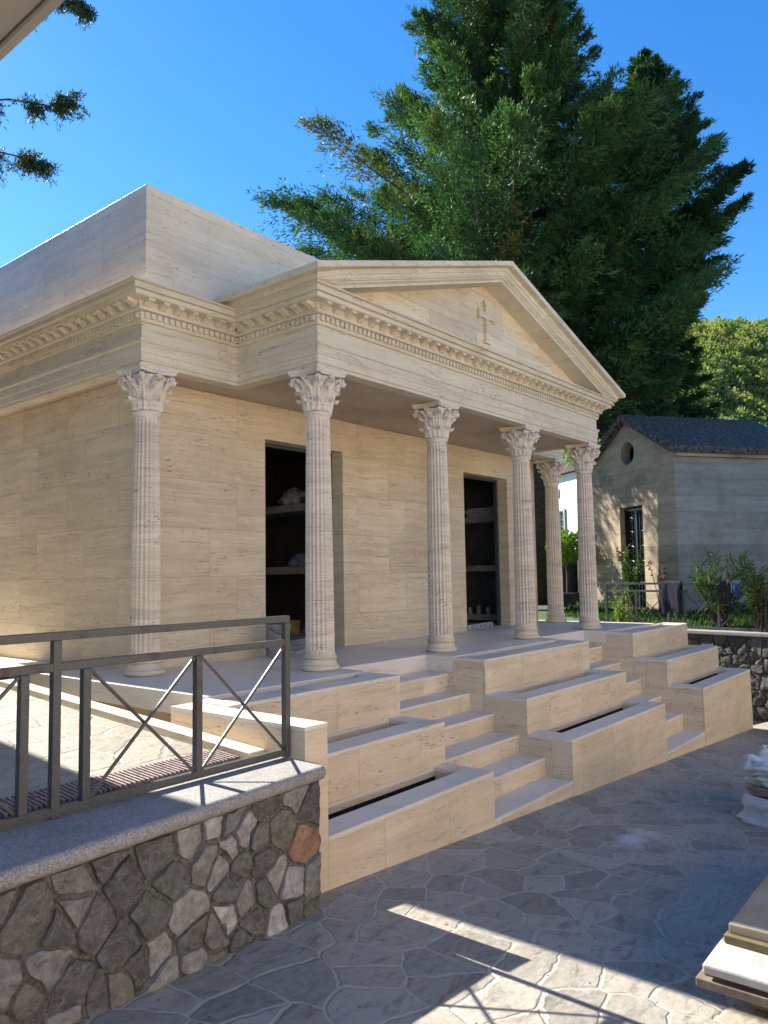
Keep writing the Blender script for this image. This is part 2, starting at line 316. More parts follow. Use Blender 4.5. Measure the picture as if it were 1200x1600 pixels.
def leaf_mat(name, dark, light, trans=0.35, odd=None, rough=0.55):
    m, nt, b = new_mat(name)
    at = N(nt, 'ShaderNodeAttribute', attribute_name='tint'); s = N(nt, 'ShaderNodeSeparateXYZ'); L(nt, at.outputs['Color'], s.inputs[0])
    c = mix(nt, s.outputs[0], dark, light)
    if odd: c = mix(nt, s.outputs[1], c, odd)
    L(nt, c, b.inputs['Base Color']); b.inputs['Roughness'].default_value = rough; b.inputs['Specular IOR Level'].default_value = 0.12
    tr = N(nt, 'ShaderNodeBsdfTranslucent'); L(nt, mix(nt, 1.0, c, (1.3, 1.5, 0.6), 'MULTIPLY'), tr.inputs[0])
    ms = N(nt, 'ShaderNodeMixShader'); ms.inputs[0].default_value = trans
    L(nt, b.outputs[0], ms.inputs[1]); L(nt, tr.outputs[0], ms.inputs[2]); L(nt, ms.outputs[0], nt.nodes['Material Output'].inputs[0]); return m
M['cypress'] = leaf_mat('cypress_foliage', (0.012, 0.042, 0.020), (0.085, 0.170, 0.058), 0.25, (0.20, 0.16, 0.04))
M['cedar'] = leaf_mat('cedar_foliage', (0.020, 0.045, 0.030), (0.060, 0.095, 0.050), 0.25, (0.14, 0.09, 0.05))
M['oleander'] = leaf_mat('oleander_leaf', (0.030, 0.075, 0.025), (0.085, 0.15, 0.045), 0.25, (0.12, 0.12, 0.03))
M['bright'] = leaf_mat('bright_leaf', (0.06, 0.14, 0.02), (0.22, 0.34, 0.05), 0.4, (0.25, 0.28, 0.05))
M['pinkleaf'] = leaf_mat('pink_bloom', (0.12, 0.05, 0.06), (0.22, 0.10, 0.11), 0.3)
M['forest'] = leaf_mat('forest_foliage', (0.085, 0.135, 0.055), (0.27, 0.31, 0.10), 0.35, (0.34, 0.29, 0.10))
M['hillsoil'] = plain('hill_soil', (0.03, 0.045, 0.022), 1.0, 0.3, 0.05)
def grass_ground():
    return plain('garden_soil_grass', (0.045, 0.085, 0.020), 0.95, 0.4, 5, bmp=0.8, c2=(0.05, 0.045, 0.025))
M['garden'] = grass_ground()

# ------------------------------------------------------------------ mesh helpers
class MB:
    def __init__(s): s.v = []; s.f = []; s.c = None
    def add(s, vs, fs):
        o = len(s.v); s.v += [tuple(p) for p in vs]; s.f += [tuple(i + o for i in f) for f in fs]; return s
    def box(s, x0, x1, y0, y1, z0, z1):
        return s.add([(x0, y0, z0), (x1, y0, z0), (x1, y1, z0), (x0, y1, z0), (x0, y0, z1), (x1, y0, z1), (x1, y1, z1), (x0, y1, z1)],
                     [(0, 3, 2, 1), (4, 5, 6, 7), (0, 1, 5, 4), (1, 2, 6, 5), (2, 3, 7, 6), (3, 0, 4, 7)])
    def obox(s, c, ax, ay, az):       # centre and half-axes
        c, ax, ay, az = map(Vector, (c, ax, ay, az)); P = []
        for k in (-1, 1):
            for (i, j) in ((-1, -1), (1, -1), (1, 1), (-1, 1)): P.append(c + ax * i + ay * j + az * k)
        return s.add(P, [(0, 3, 2, 1), (4, 5, 6, 7), (0, 1, 5, 4), (1, 2, 6, 5), (2, 3, 7, 6), (3, 0, 4, 7)])
    def bar(s, a, b, w, h, up=(0, 0, 1)):
        a, b = Vector(a), Vector(b); d = b - a; l = d.length; d.normalize(); side = d.cross(Vector(up))
        if side.length < 1e-4: side = Vector((1, 0, 0))
        side.normalize(); u = side.cross(d)
        return s.obox((a + b) / 2, d * l / 2, side * w / 2, u * h / 2)
    def tube(s, pts, rads, n=8, cap=True):
        pts = [Vector(p) for p in pts]; o = len(s.v); prev = None
        for i, p in enumerate(pts):
            d = (pts[min(i + 1, len(pts) - 1)] - pts[max(i - 1, 0)]).normalized()
            if prev is None: a = d.orthogonal().normalized()
            else: a = (prev - d * prev.dot(d)).normalized()
            prev = a; b = d.cross(a); r = rads[i] if hasattr(rads, '__len__') else rads
            for k in range(n):
                t = 2 * PI * k / n; s.v.append(tuple(p + (a * math.cos(t) + b * math.sin(t)) * r))
        for i in range(len(pts) - 1):
            for k in range(n):
                k2 = (k + 1) % n; s.f.append((o + i * n + k, o + i * n + k2, o + (i + 1) * n + k2, o + (i + 1) * n + k))
        if cap: s.f.append(tuple(o + k for k in range(n))[::-1]); s.f.append(tuple(o + (len(pts) - 1) * n + k for k in range(n)))
        return s
    def lathe(s, prof, n=32, c=(0, 0, 0), cap=True):
        o = len(s.v)
        for r, z in prof:
            for k in range(n):
                t = 2 * PI * k / n; s.v.append((c[0] + r * math.cos(t), c[1] + r * math.sin(t), c[2] + z))
        for i in range(len(prof) - 1):
            for k in range(n):
                k2 = (k + 1) % n; s.f.append((o + i * n + k, o + i * n + k2, o + (i + 1) * n + k2, o + (i + 1) * n + k))
        if cap: s.f.append(tuple(o + k for k in range(n))[::-1]); s.f.append(tuple(o + (len(prof) - 1) * n + k for k in range(n)))
        return s
    def prism(s, poly, z0, z1):       # poly ccw in xy; z values may be functions of (x,y)
        n = len(poly); f0 = z0 if callable(z0) else (lambda x, y: z0); f1 = z1 if callable(z1) else (lambda x, y: z1)
        vs = [(x, y, f0(x, y)) for x, y in poly] + [(x, y, f1(x, y)) for x, y in poly]
        return s.add(vs, [tuple(range(n))[::-1], tuple(range(n, 2 * n))] + [(i, (i + 1) % n, n + (i + 1) % n, n + i) for i in range(n)])
    def ring(s, X0, X1, Y0, Y1, hx0, hx1, hy0, hy1, z0, z1):   # rectangular slab with a rectangular hole right through
        for (a, b, c_, d) in ((X0, X1, Y0, hy0), (X0, hx0, hy0, hy1), (hx1, X1, hy0, hy1), (X0, X1, hy1, Y1)):
            if b - a > 1e-6 and d - c_ > 1e-6: s.box(a, b, c_, d, z0, z1)
        return s
    def mesh(s, name):
        me = bpy.data.meshes.new(name); me.from_pydata(s.v, [], s.f); me.update(); return me
    def build(s, name, mat, parent=None, bevel=0, smooth=False, weld=False, **kw):
        me = s.mesh(name)
        if weld:
            bm = bmesh.new(); bm.from_mesh(me); bmesh.ops.remove_doubles(bm, verts=bm.verts, dist=1e-5); bm.to_mesh(me); bm.free()
        if s.c is not None:
            at = me.color_attributes.new('tint', 'FLOAT_COLOR', 'POINT'); at.data.foreach_set('color', np.array(s.c, dtype=np.float32).ravel())
        me.materials.append(mat)
        if smooth: me.polygons.foreach_set('use_smooth', [True] * len(me.polygons))
        o = bpy.data.objects.new(name, me); col.objects.link(o)
        if parent is not None: o.parent = parent
        if bevel:
            md = o.modifiers.new('bevel', 'BEVEL'); md.width = bevel; md.segments = 2; md.limit_method = 'ANGLE'; md.angle_limit = math.radians(40)
            if smooth is False and bevel > 0.006: pass
        tag(o, **kw); return o
def tag(o, label=None, cat=None, group=None, kind=None):
    if label: o['label'] = label
    if cat: o['category'] = cat
    if group: o['group'] = group
    if kind: o['kind'] = kind
    return o
def empty(name, loc=(0, 0, 0), label=None, cat=None, group=None, parent=None, rz=0):
    o = bpy.data.objects.new(name, None); o.empty_display_size = 0.2; col.objects.link(o); o.location = loc; o.rotation_euler = (0, 0, rz)
    if parent: o.parent = parent
    return tag(o, label, cat, group)
def copy_tree(o, parent=None):
    c = o.copy(); col.objects.link(c)
    if parent is not None: c.parent = parent
    for ch in list(o.children): copy_tree(ch, c)
    return c
def smooth_by_angle(o, deg=40):
    me = o.data; me.polygons.foreach_set('use_smooth', [True] * len(me.polygons))
    bm = bmesh.new(); bm.from_mesh(me)
    for e in bm.edges:
        if len(e.link_faces) == 2 and e.calc_face_angle(0) > math.radians(deg): e.smooth = False
    bm.to_mesh(me); bm.free()

# ------------------------------------------------------------------ ground
gz = lambda x: -0.943 - 0.0621 * max(min(x, 14.0), -14.0)
def ground_sheet(name, xs, ys, zf, mat, jit=0.0, kind='structure'):
    b = MB(); nx, ny = len(xs), len(ys)
    for y in ys:
        for x in xs: b.v.append((x, y, zf(x, y) + (mnoise.noise((x * 1.1, y * 1.1, 0)) * jit)))
    for j in range(ny - 1):
        for i in range(nx - 1): b.f.append((j * nx + i, j * nx + i + 1, (j + 1) * nx + i + 1, (j + 1) * nx + i))
    return b.build(name, mat, smooth=True, kind=kind)
ground_sheet('street', [-900, -60, -14, -6, -3, 0, 3, 6, 9, 12, 14, 60, 900], [-900, -60, -10, -5, -2, 0, 2, 30, 900], lambda x, y: gz(x), M['street'])
ter = lambda y: min(-0.240 + 0.058 * y, -0.008)
b_ = MB(); tr_ = [(-14, .22), (-6, .22), (-2, .22), (-.492, .22), (-14, 4.0), (-6, 4.0), (-2, 4.0), (-.492, 4.0), (-.1, 4.0), (-14, 8.03), (-6, 8.03), (-2, 8.03), (-.492, 8.03), (-.1, 8.03), (-14, 40), (-6, 40), (-2, 40), (-.492, 40), (-.1, 40)]
b_.v = [(x, y, ter(y)) for x, y in tr_]
b_.f = [(0, 1, 5, 4), (1, 2, 6, 5), (2, 3, 7, 6), (4, 5, 10, 9), (5, 6, 11, 10), (6, 7, 12, 11), (7, 8, 13, 12), (9, 10, 15, 14), (10, 11, 16, 15), (11, 12, 17, 16), (12, 13, 18, 17)]
b_.build('terrace_paving', M['terrace'], kind='structure')
MB().add([(-.491, 1.0, -.33), (-.05, 1.0, -.33), (-.05, 4.0, -.2), (-.491, 4.0, -.2)], [(0, 1, 2, 3)]).build('gutter_ground', M['terrace'], kind='structure')
ground_sheet('rear_ground', [-0.1, 3, 8, 16, 60, 200], [8.03, 12, 40, 200], lambda x, y: -0.02 , M['garden'])

# ------------------------------------------------------------------ mausoleum
AX0, AX1, AY, AYB = 0.080, 7.749, 2.440, 8.0          # architrave faces of the main body
PX0, PX1, PY = 1.096, 6.720, 1.409                    # portico
WX0, WX1, WY, WYB = 0.2965, 7.530, 2.8575, 7.78
HA, HC = 2.5554, 3.184
maus = empty('mausoleum', (3.9, 5.0, 0), label='pale travertine mausoleum with a columned portico, pediment and carved cross', cat='mausoleum')
def part(o):            # keep world coordinates while parented to the moved empty
    o.matrix_parent_inverse = Matrix.Translation((-3.9, -5.0, 0)); return o
# walls with two doorways
d1, d2, HD = (1.809, 2.986), (5.488, 6.674), 2.198
TH = 0.165
b = MB()
b.box(WX0, d1[0], WY, WY + TH, 0, HA); b.box(d1[1], d2[0], WY, WY + TH, 0, HA); b.box(d2[1], WX1, WY, WY + TH, 0, HA)
b.box(d1[0], d1[1], WY, WY + TH, HD, HA); b.box(d2[0], d2[1], WY, WY + TH, HD, HA)
b.box(WX0, WX0 + TH, WY + TH, WYB, 0, HA); b.box(WX1 - TH, WX1, WY + TH, WYB, 0, HA); b.box(WX0 + TH, WX1 - TH, WYB - TH, WYB, 0, HA)
part(b.build('wall', M['wall'], maus, weld=False))
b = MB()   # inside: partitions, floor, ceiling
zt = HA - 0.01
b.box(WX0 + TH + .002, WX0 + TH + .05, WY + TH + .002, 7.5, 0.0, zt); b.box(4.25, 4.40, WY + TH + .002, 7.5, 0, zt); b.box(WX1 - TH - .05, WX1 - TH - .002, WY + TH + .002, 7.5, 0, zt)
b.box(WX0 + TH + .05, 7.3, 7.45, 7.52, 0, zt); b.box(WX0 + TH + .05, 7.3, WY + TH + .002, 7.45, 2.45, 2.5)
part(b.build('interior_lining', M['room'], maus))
for xs, xe, tag_ in ((3.2, 4.25, 1), (6.9, 7.31, 2)):
    for z in (1.68, 0.905, 0.14):
        part(MB().box(xs, xe, WY + TH + .02, 7.4, z - 0.09, z).build('shelf', M['shelf'], maus, bevel=0.004))
for (a, c_) in ((d1, 1), (d2, 2)):
    fb = MB(); yb = WY + TH + 0.004
    fb.box(a[0] + .004, a[0] + .035, yb, yb + .05, 0, HD - .036); fb.box(a[1] - .035, a[1] - .004, yb, yb + .05, 0, HD - .036); fb.box(a[0] + .004, a[1] - .004, yb, yb + .05, HD - .035, HD - .003)
    part(fb.build('door_frame', M['iron'], maus))
# podium: floor slab with recesses where the stairs arrive
XL0, XL1, XM0, XM1, XR0, XR1 = -0.3116, 1.427, 2.7054, 4.9708, 6.2863, 8.421
YP, YS = 1.206, 1.527
poly = [(-0.20, YP), (XL1, YP), (XL1, YS), (XM0, YS), (XM0, YP), (XM1, YP), (XM1, YS), (XR0, YS), (XR0, YP), (8.05, YP), (8.05, 8.02), (-0.20, 8.02)]
part(MB().prism(poly, -0.15, 0.0).build('podium_slab', M['cap'], maus, bevel=0.004))
pb_ = MB().box(-0.06, 8.0, YS, 8.0, -1.7, -0.1515)
for a_, b_ in ((-0.06, XL1), (XM0, XM1), (XR0, 8.0)): pb_.box(a_, b_, YP + .0005, YS - .0002, -1.7, -0.1515)
part(pb_.build('podium_base', M['block'], maus))

# swept entablature
loop = [(AX0, AYB), (AX0, AY), (PX0, AY), (PX0, PY), (PX1, PY), (PX1, AY), (AX1, AY), (AX1, AYB)]
def offset_loop(pts, o):
    n = len(pts); out = []
    for i in range(n):
        p0, p1, p2 = Vector(pts[i - 1]), Vector(pts[i]), Vector(pts[(i + 1) % n])
        d1_ = (p1 - p0).normalized(); d2_ = (p2 - p1).normalized()
        n1 = Vector((d1_.y, -d1_.x)); n2 = Vector((d2_.y, -d2_.x))
        k = 1 + n1.dot(n2); out.append(p1 + (n1 + n2) * (o / k))
    return out
def sweep_loop(prof, name, mat, parent=maus):
    b = MB(); n = len(loop); m = len(prof)
    for o, z in prof:
        for p in offset_loop(loop, o): b.v.append((p.x, p.y, z))
    for j in range(m):
        for i in range(n):
            i2 = (i + 1) % n; j2 = (j + 1) % m
            b.f.append((j * n + i, j2 * n + i, j2 * n + i2, j * n + i2))
    return b
def arc(o0, z0, o1, z1, bulge, n=5):      # curved moulding between two profile points
    r = []
    for k in range(1, n):
        t = k / n; px, pz = o0 + (o1 - o0) * t, z0 + (z1 - z0) * t
        dx, dz = o1 - o0, z1 - z0; s = bulge * math.sin(PI * t) if not isinstance(bulge, tuple) else (bulge[0] * math.sin(2 * PI * t))
        r.append((px + dz * s, pz - dx * s))
    return r
IN = -0.14
prof = [(IN, HA), (-0.012, HA), (-0.012, HA + .028), (0.0, HA + .032), (0.0, HA + .10), (0.007, HA + .104), (0.007, HA + .18), (0.011, HA + .184)] + arc(0.011, HA + .184, 0.022, HA + .20, .3) + [(0.024, HA + .204), (0.024, HA + .214), (IN, HA + .214)]
o = part(sweep_loop(prof, '', 0).build('architrave', M['trim'], maus))
prof = [(IN, HA + .2145), (-0.006, HA + .2145), (-0.006, HA + .355), (IN, HA + .355)]
part(sweep_loop(prof, '', 0).build('frieze', M['trim'], maus))
prof = ([(IN, HA + .3555), (-0.004, HA + .3555)] + arc(-0.004, HA + .3555, 0.016, HA + .376, .35) + [(0.018, HA + .378), (0.018, HA + .436), (0.040, HA + .438)]
        + arc(0.040, HA + .438, 0.058, HA + .462, .35) + [(0.060, HA + .464), (0.060, HA + .518), (0.152, HA + .520), (0.152, HA + .524), (0.158, HA + .526), (0.158, HA + .560), (0.163, HA + .562)]
        + arc(0.163, HA + .562, 0.205, HA + .612, (0.28,), 8) + [(0.2105, HA + .614), (0.2105, HC), (IN, HC)])
corn = part(sweep_loop(prof, '', 0).build('cornice', M['trim'], maus))
smooth_by_angle(corn, 35)
db, mb_ = MB(), MB()
segs = list(zip(loop, loop[1:]))
for (p, q_) in segs:
    p, q_ = Vector(p), Vector(q_); d = (q_ - p).normalized(); nn = Vector((d.y, -d.x)); ln = (q_ - p).length
    # dentils
    pit = 0.060; cnt = int(round((ln + 0.03) / pit))
    for k in range(cnt):
        c = p + d * ((k + 0.5) * (ln / cnt)) + nn * 0.028
        db.obox((c.x, c.y, HA + .409), (d.x * .0165, d.y * .0165, 0), (nn.x * .013, nn.y * .013, 0), (0, 0, .0235))
        c2 = c + d * 0.021 - nn * .003
        db.obox((c2.x, c2.y, HA + .426), (d.x * .0065, d.y * .0065, 0), (nn.x * .010, nn.y * .010, 0), (0, 0, .006))
    # modillions: scrolled brackets under the corona
    pit = 0.155; cnt = max(1, int(round(ln / pit)))
    for k in range(cnt + 1):
        if ln < 2 and k == cnt and p.y == AY and False: continue
        c = p + d * (k * ln / cnt); hw = 0.028
        sidep = [(0.0605, .5185), (0.147, .5185), (0.149, .500), (0.140, .492), (0.120, .496), (0.095, .484), (0.075, .468), (0.0605, .466)]
        o_ = len(mb_.v)
        for sgn in (-1, 1):
            for (oo, zz) in sidep:
                w_ = c + d * (hw * sgn) + nn * oo; mb_.v.append((w_.x, w_.y, HA + zz))
        m_ = len(sidep)
        mb_.f.append(tuple(o_ + i for i in range(m_))); mb_.f.append(tuple(o_ + m_ + i for i in range(m_))[::-1])
        for i in range(m_): mb_.f.append((o_ + i, o_ + (i + 1) % m_, o_ + m_ + (i + 1) % m_, o_ + m_ + i))
tag(part(db.build('dentil_band', M['trim'], maus)), kind='stuff')
tag(part(mb_.build('modillion_band', M['trim'], maus, bevel=0.003)), kind='stuff')
# ceiling of the portico and of the side walks
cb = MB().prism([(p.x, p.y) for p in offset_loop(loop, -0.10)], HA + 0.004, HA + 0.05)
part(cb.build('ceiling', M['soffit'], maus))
# attic
ab = MB().box(0.0904, 7.739, 2.404, 8.05, 3.10, 4.083)
part(ab.build('attic', M['attic'], maus, bevel=0.002))
part(MB().box(0.2, 7.63, 2.5, 7.9, 4.0835, 4.09).build('attic_roof', M['cap'], maus))
# pediment
EX0, EX1, YF = PX0 - 0.308, PX1 + 0.308, PY - 0.308
XC = (EX0 + EX1) / 2; HS, HAP = 3.283, 4.253
zr = lambda x: HAP - (HAP - HS) * abs(x - XC) / (XC - EX0)
tb = MB(); TY = 1.478
tb.add([(PX0 - .02, TY, HC - .02), (PX1 + .02, TY, HC - .02), (PX1 + .02, TY, zr(PX1 + .02) - .05), (XC, TY, HAP - .05), (PX0 - .02, TY, zr(PX0 - .02) - .05),
        (PX0 - .02, 2.3, HC - .02), (PX1 + .02, 2.3, HC - .02), (PX1 + .02, 2.3, zr(PX1 + .02) - .05), (XC, 2.3, HAP - .05), (PX0 - .02, 2.3, zr(PX0 - .02) - .05)],
       [(0, 1, 2, 3, 4), (9, 8, 7, 6, 5), (0, 5, 6, 1), (1, 6, 7, 2), (2, 7, 8, 3), (3, 8, 9, 4), (4, 9, 5, 0)])
tymp = part(tb.build('tympanum', M['wall'], maus))
# cross pattee, raised
def cross():
    cx, cz = XC - 0.0, 3.70; hw = 0.034; fl = 0.062; up_, dn, ar = 0.175, 0.315, 0.17
    P = [(-fl, up_), (fl, up_), (hw, up_ - .05), (hw, hw), (ar - .05, hw), (ar, fl), (ar, -fl), (ar - .05, -hw), (hw, -hw), (hw, -dn + .05), (fl, -dn), (-fl, -dn), (-hw, -dn + .05), (-hw, -hw), (-ar + .05, -hw), (-ar, -fl), (-ar, fl), (-ar + .05, hw), (-hw, hw), (-hw, up_ - .05)]
    b = MB(); n = len(P); b.v = [(cx + x, TY - .036, cz + z) for x, z in P] + [(cx + x, TY + .01, cz + z) for x, z in P]
    b.f = [tuple(range(n)), tuple(range(n, 2 * n))[::-1]] + [(i, n + i, n + (i + 1) % n, (i + 1) % n) for i in range(n)]
    bm = bmesh.new(); me = b.mesh('cross'); bm.from_mesh(me); bmesh.ops.triangulate(bm, faces=[f for f in bm.faces if len(f.verts) > 4]); bmesh.ops.recalc_face_normals(bm, faces=bm.faces); bm.to_mesh(me); bm.free()
    me.materials.append(M['wall']); o = bpy.data.objects.new('cross', me); col.objects.link(o); o.parent = tymp; return o
cross()
# raking cornice, swept along both slopes
rp = ([(0.308, 0.0), (0.308, -0.014)] + arc(0.308, -0.014, 0.228, -0.094, (-0.20,), 8) + [(0.224, -0.096), (0.2135, -0.098), (0.2135, -0.134), (0.206, -0.137), (0.206, -0.147), (0.190, -0.151), (0.190, -0.164)]
      + [(0.176, -0.172), (0.163, -0.185), (0.163, -0.204), (-0.075, -0.204), (-0.20, -0.204), (-0.20, 0.0)])
def rake(xs, name):
    b = MB(); m = len(rp)
    for o, dz in rp: b.v.append((PX0 - max(o, 0), PY - o, max(HS + dz, HC + 0.0015)))
    for x in xs:
        for o, dz in rp: b.v.append((x, PY - o, max(zr(x) + dz, HC + 0.0015)))
    for o, dz in rp: b.v.append((PX1 + max(o, 0), PY - o, max(HS + dz, HC + 0.0015)))
    xs = [0] + list(xs) + [0]
    for i in range(len(xs) - 1):
        for j in range(m): b.f.append((i * m + j, i * m + (j + 1) % m, (i + 1) * m + (j + 1) % m, (i + 1) * m + j))
    b.f.append(tuple(range(m))[::-1]); b.f.append(tuple((len(xs) - 1) * m + j for j in range(m)))
    return b
nx = 48
o = part(rake([PX0 + .02 + (XC - PX0 - .02) * k / nx for k in range(nx + 1)] + [XC + (PX1 - .02 - XC) * k / nx for k in range(1, nx + 1)], '').build('raking_cornice', M['trim'], maus)); smooth_by_angle(o, 30)
# side gutters over the portico flanks, and the gabled roof behind the raking cornice
for sgn, xf in ((-1, PX0), (1, PX1)):
    gp = [(-0.12, HC + .001), (0.222, HC + .001), (0.228, HS - .094)] + [(o_, HS + dz) for o_, dz in arc(0.308, -0.014, 0.228, -0.094, (-0.20,), 8)[::-1]] + [(0.308, HS - .014), (0.308, HS), (-0.12, HS + 0.0)]
    b = MB(); m = len(gp)
    for y in (None, 2.402):
        for o_, z in gp: b.v.append((xf + sgn * o_, (PY - max(o_, 0) + .0005) if y is None else y, z))
    b.f = [tuple(range(m)), tuple(range(m, 2 * m))[::-1]] + [(j, m + j, m + (j + 1) % m, (j + 1) % m) for j in range(m)]
    o = part(b.build('side_gutter', M['trim'], maus)); smooth_by_angle(o, 30)
rb = MB()
for y in (PY + 0.2, 2.402):
    for x, dz in ((EX0 + .02, -.01), (XC, -.01), (EX1 - .02, -.01), (EX1 - .02, -.06), (XC, -.10), (EX0 + .02, -.06)): rb.v.append((x, y, zr(x) + dz))
rb.f = [(0, 5, 4, 1), (1, 4, 3, 2), (6, 7, 10, 11), (7, 8, 9, 10), (0, 1, 7, 6), (1, 2, 8, 7), (2, 3, 9, 8), (3, 4, 10, 9), (4, 5, 11, 10), (5, 0, 6, 11)]
part(rb.build('portico_roof', M['cap'], maus))

# ---------------------------------------------------------------- columns
def shaft_mesh():
    nf = 20; per = 8; b = MB(); z0, z1 = 0.158, 2.140
    levels = []
    for k in range(3): levels.append((z0 - .0 + k * 0.004, 0.0))
    for k in range(7): levels.append((z0 + 0.012 + 0.028 * (k / 6), math.sin(k / 6 * PI / 2)))
    nz = 14
    for k in range(1, nz): levels.append((z0 + .04 + (z1 - .08 - z0) * k / nz, 1.0))
    for k in range(7): levels.append((z1 - 0.04 + 0.028 * (k / 6), math.cos(k / 6 * PI / 2)))
    levels.append((z1, 0.0))
    n = nf * per
    for z, dep in levels:
        t = (z - z0) / (z1 - z0); r = 0.1235 - 0.0215 * (t ** 1.6) 
        for k in range(n):
            a = 2 * PI * k / n; ph = (k % per) / per            # flute between 0.12 and 0.88
            f = 0.0
            if 0.10 < ph < 0.90: f = math.sin((ph - 0.10) / 0.80 * PI) ** 0.6
            rr = r - 0.0135 * f * dep * (r / 0.12)
            b.v.append((rr * math.cos(a), rr * math.sin(a), z))
    for i in range(len(levels) - 1):
        for k in range(n):
            k2 = (k + 1) % n; b.f.append((i * n + k, i * n + k2, (i + 1) * n + k2, (i + 1) * n + k))
    return b
def base_mesh():
    b = MB(); P = [(0.0, 0.001)]
    def torus(rc, zc, rr, h, n=8, a0=-90, a1=90):
        return [(rc + rr * math.cos(math.radians(a0 + (a1 - a0) * k / n)), zc + h * math.sin(math.radians(a0 + (a1 - a0) * k / n))) for k in range(n + 1)]
    P += [(0.150, 0.001), (0.152, 0.004)] + torus(0.140, 0.026, 0.024, 0.022) + [(0.148, 0.050), (0.148, 0.056)]
    P += [(0.141, 0.062), (0.134, 0.072), (0.131, 0.082), (0.134, 0.092), (0.139, 0.097), (0.139, 0.102)]
    P += torus(0.127, 0.117, 0.015, 0.0135) + [(0.130, 0.132), (0.130, 0.139), (0.1255, 0.147), (0.1235, 0.158), (0.0, 0.158)]
    return b.lathe(P, 48, cap=False)
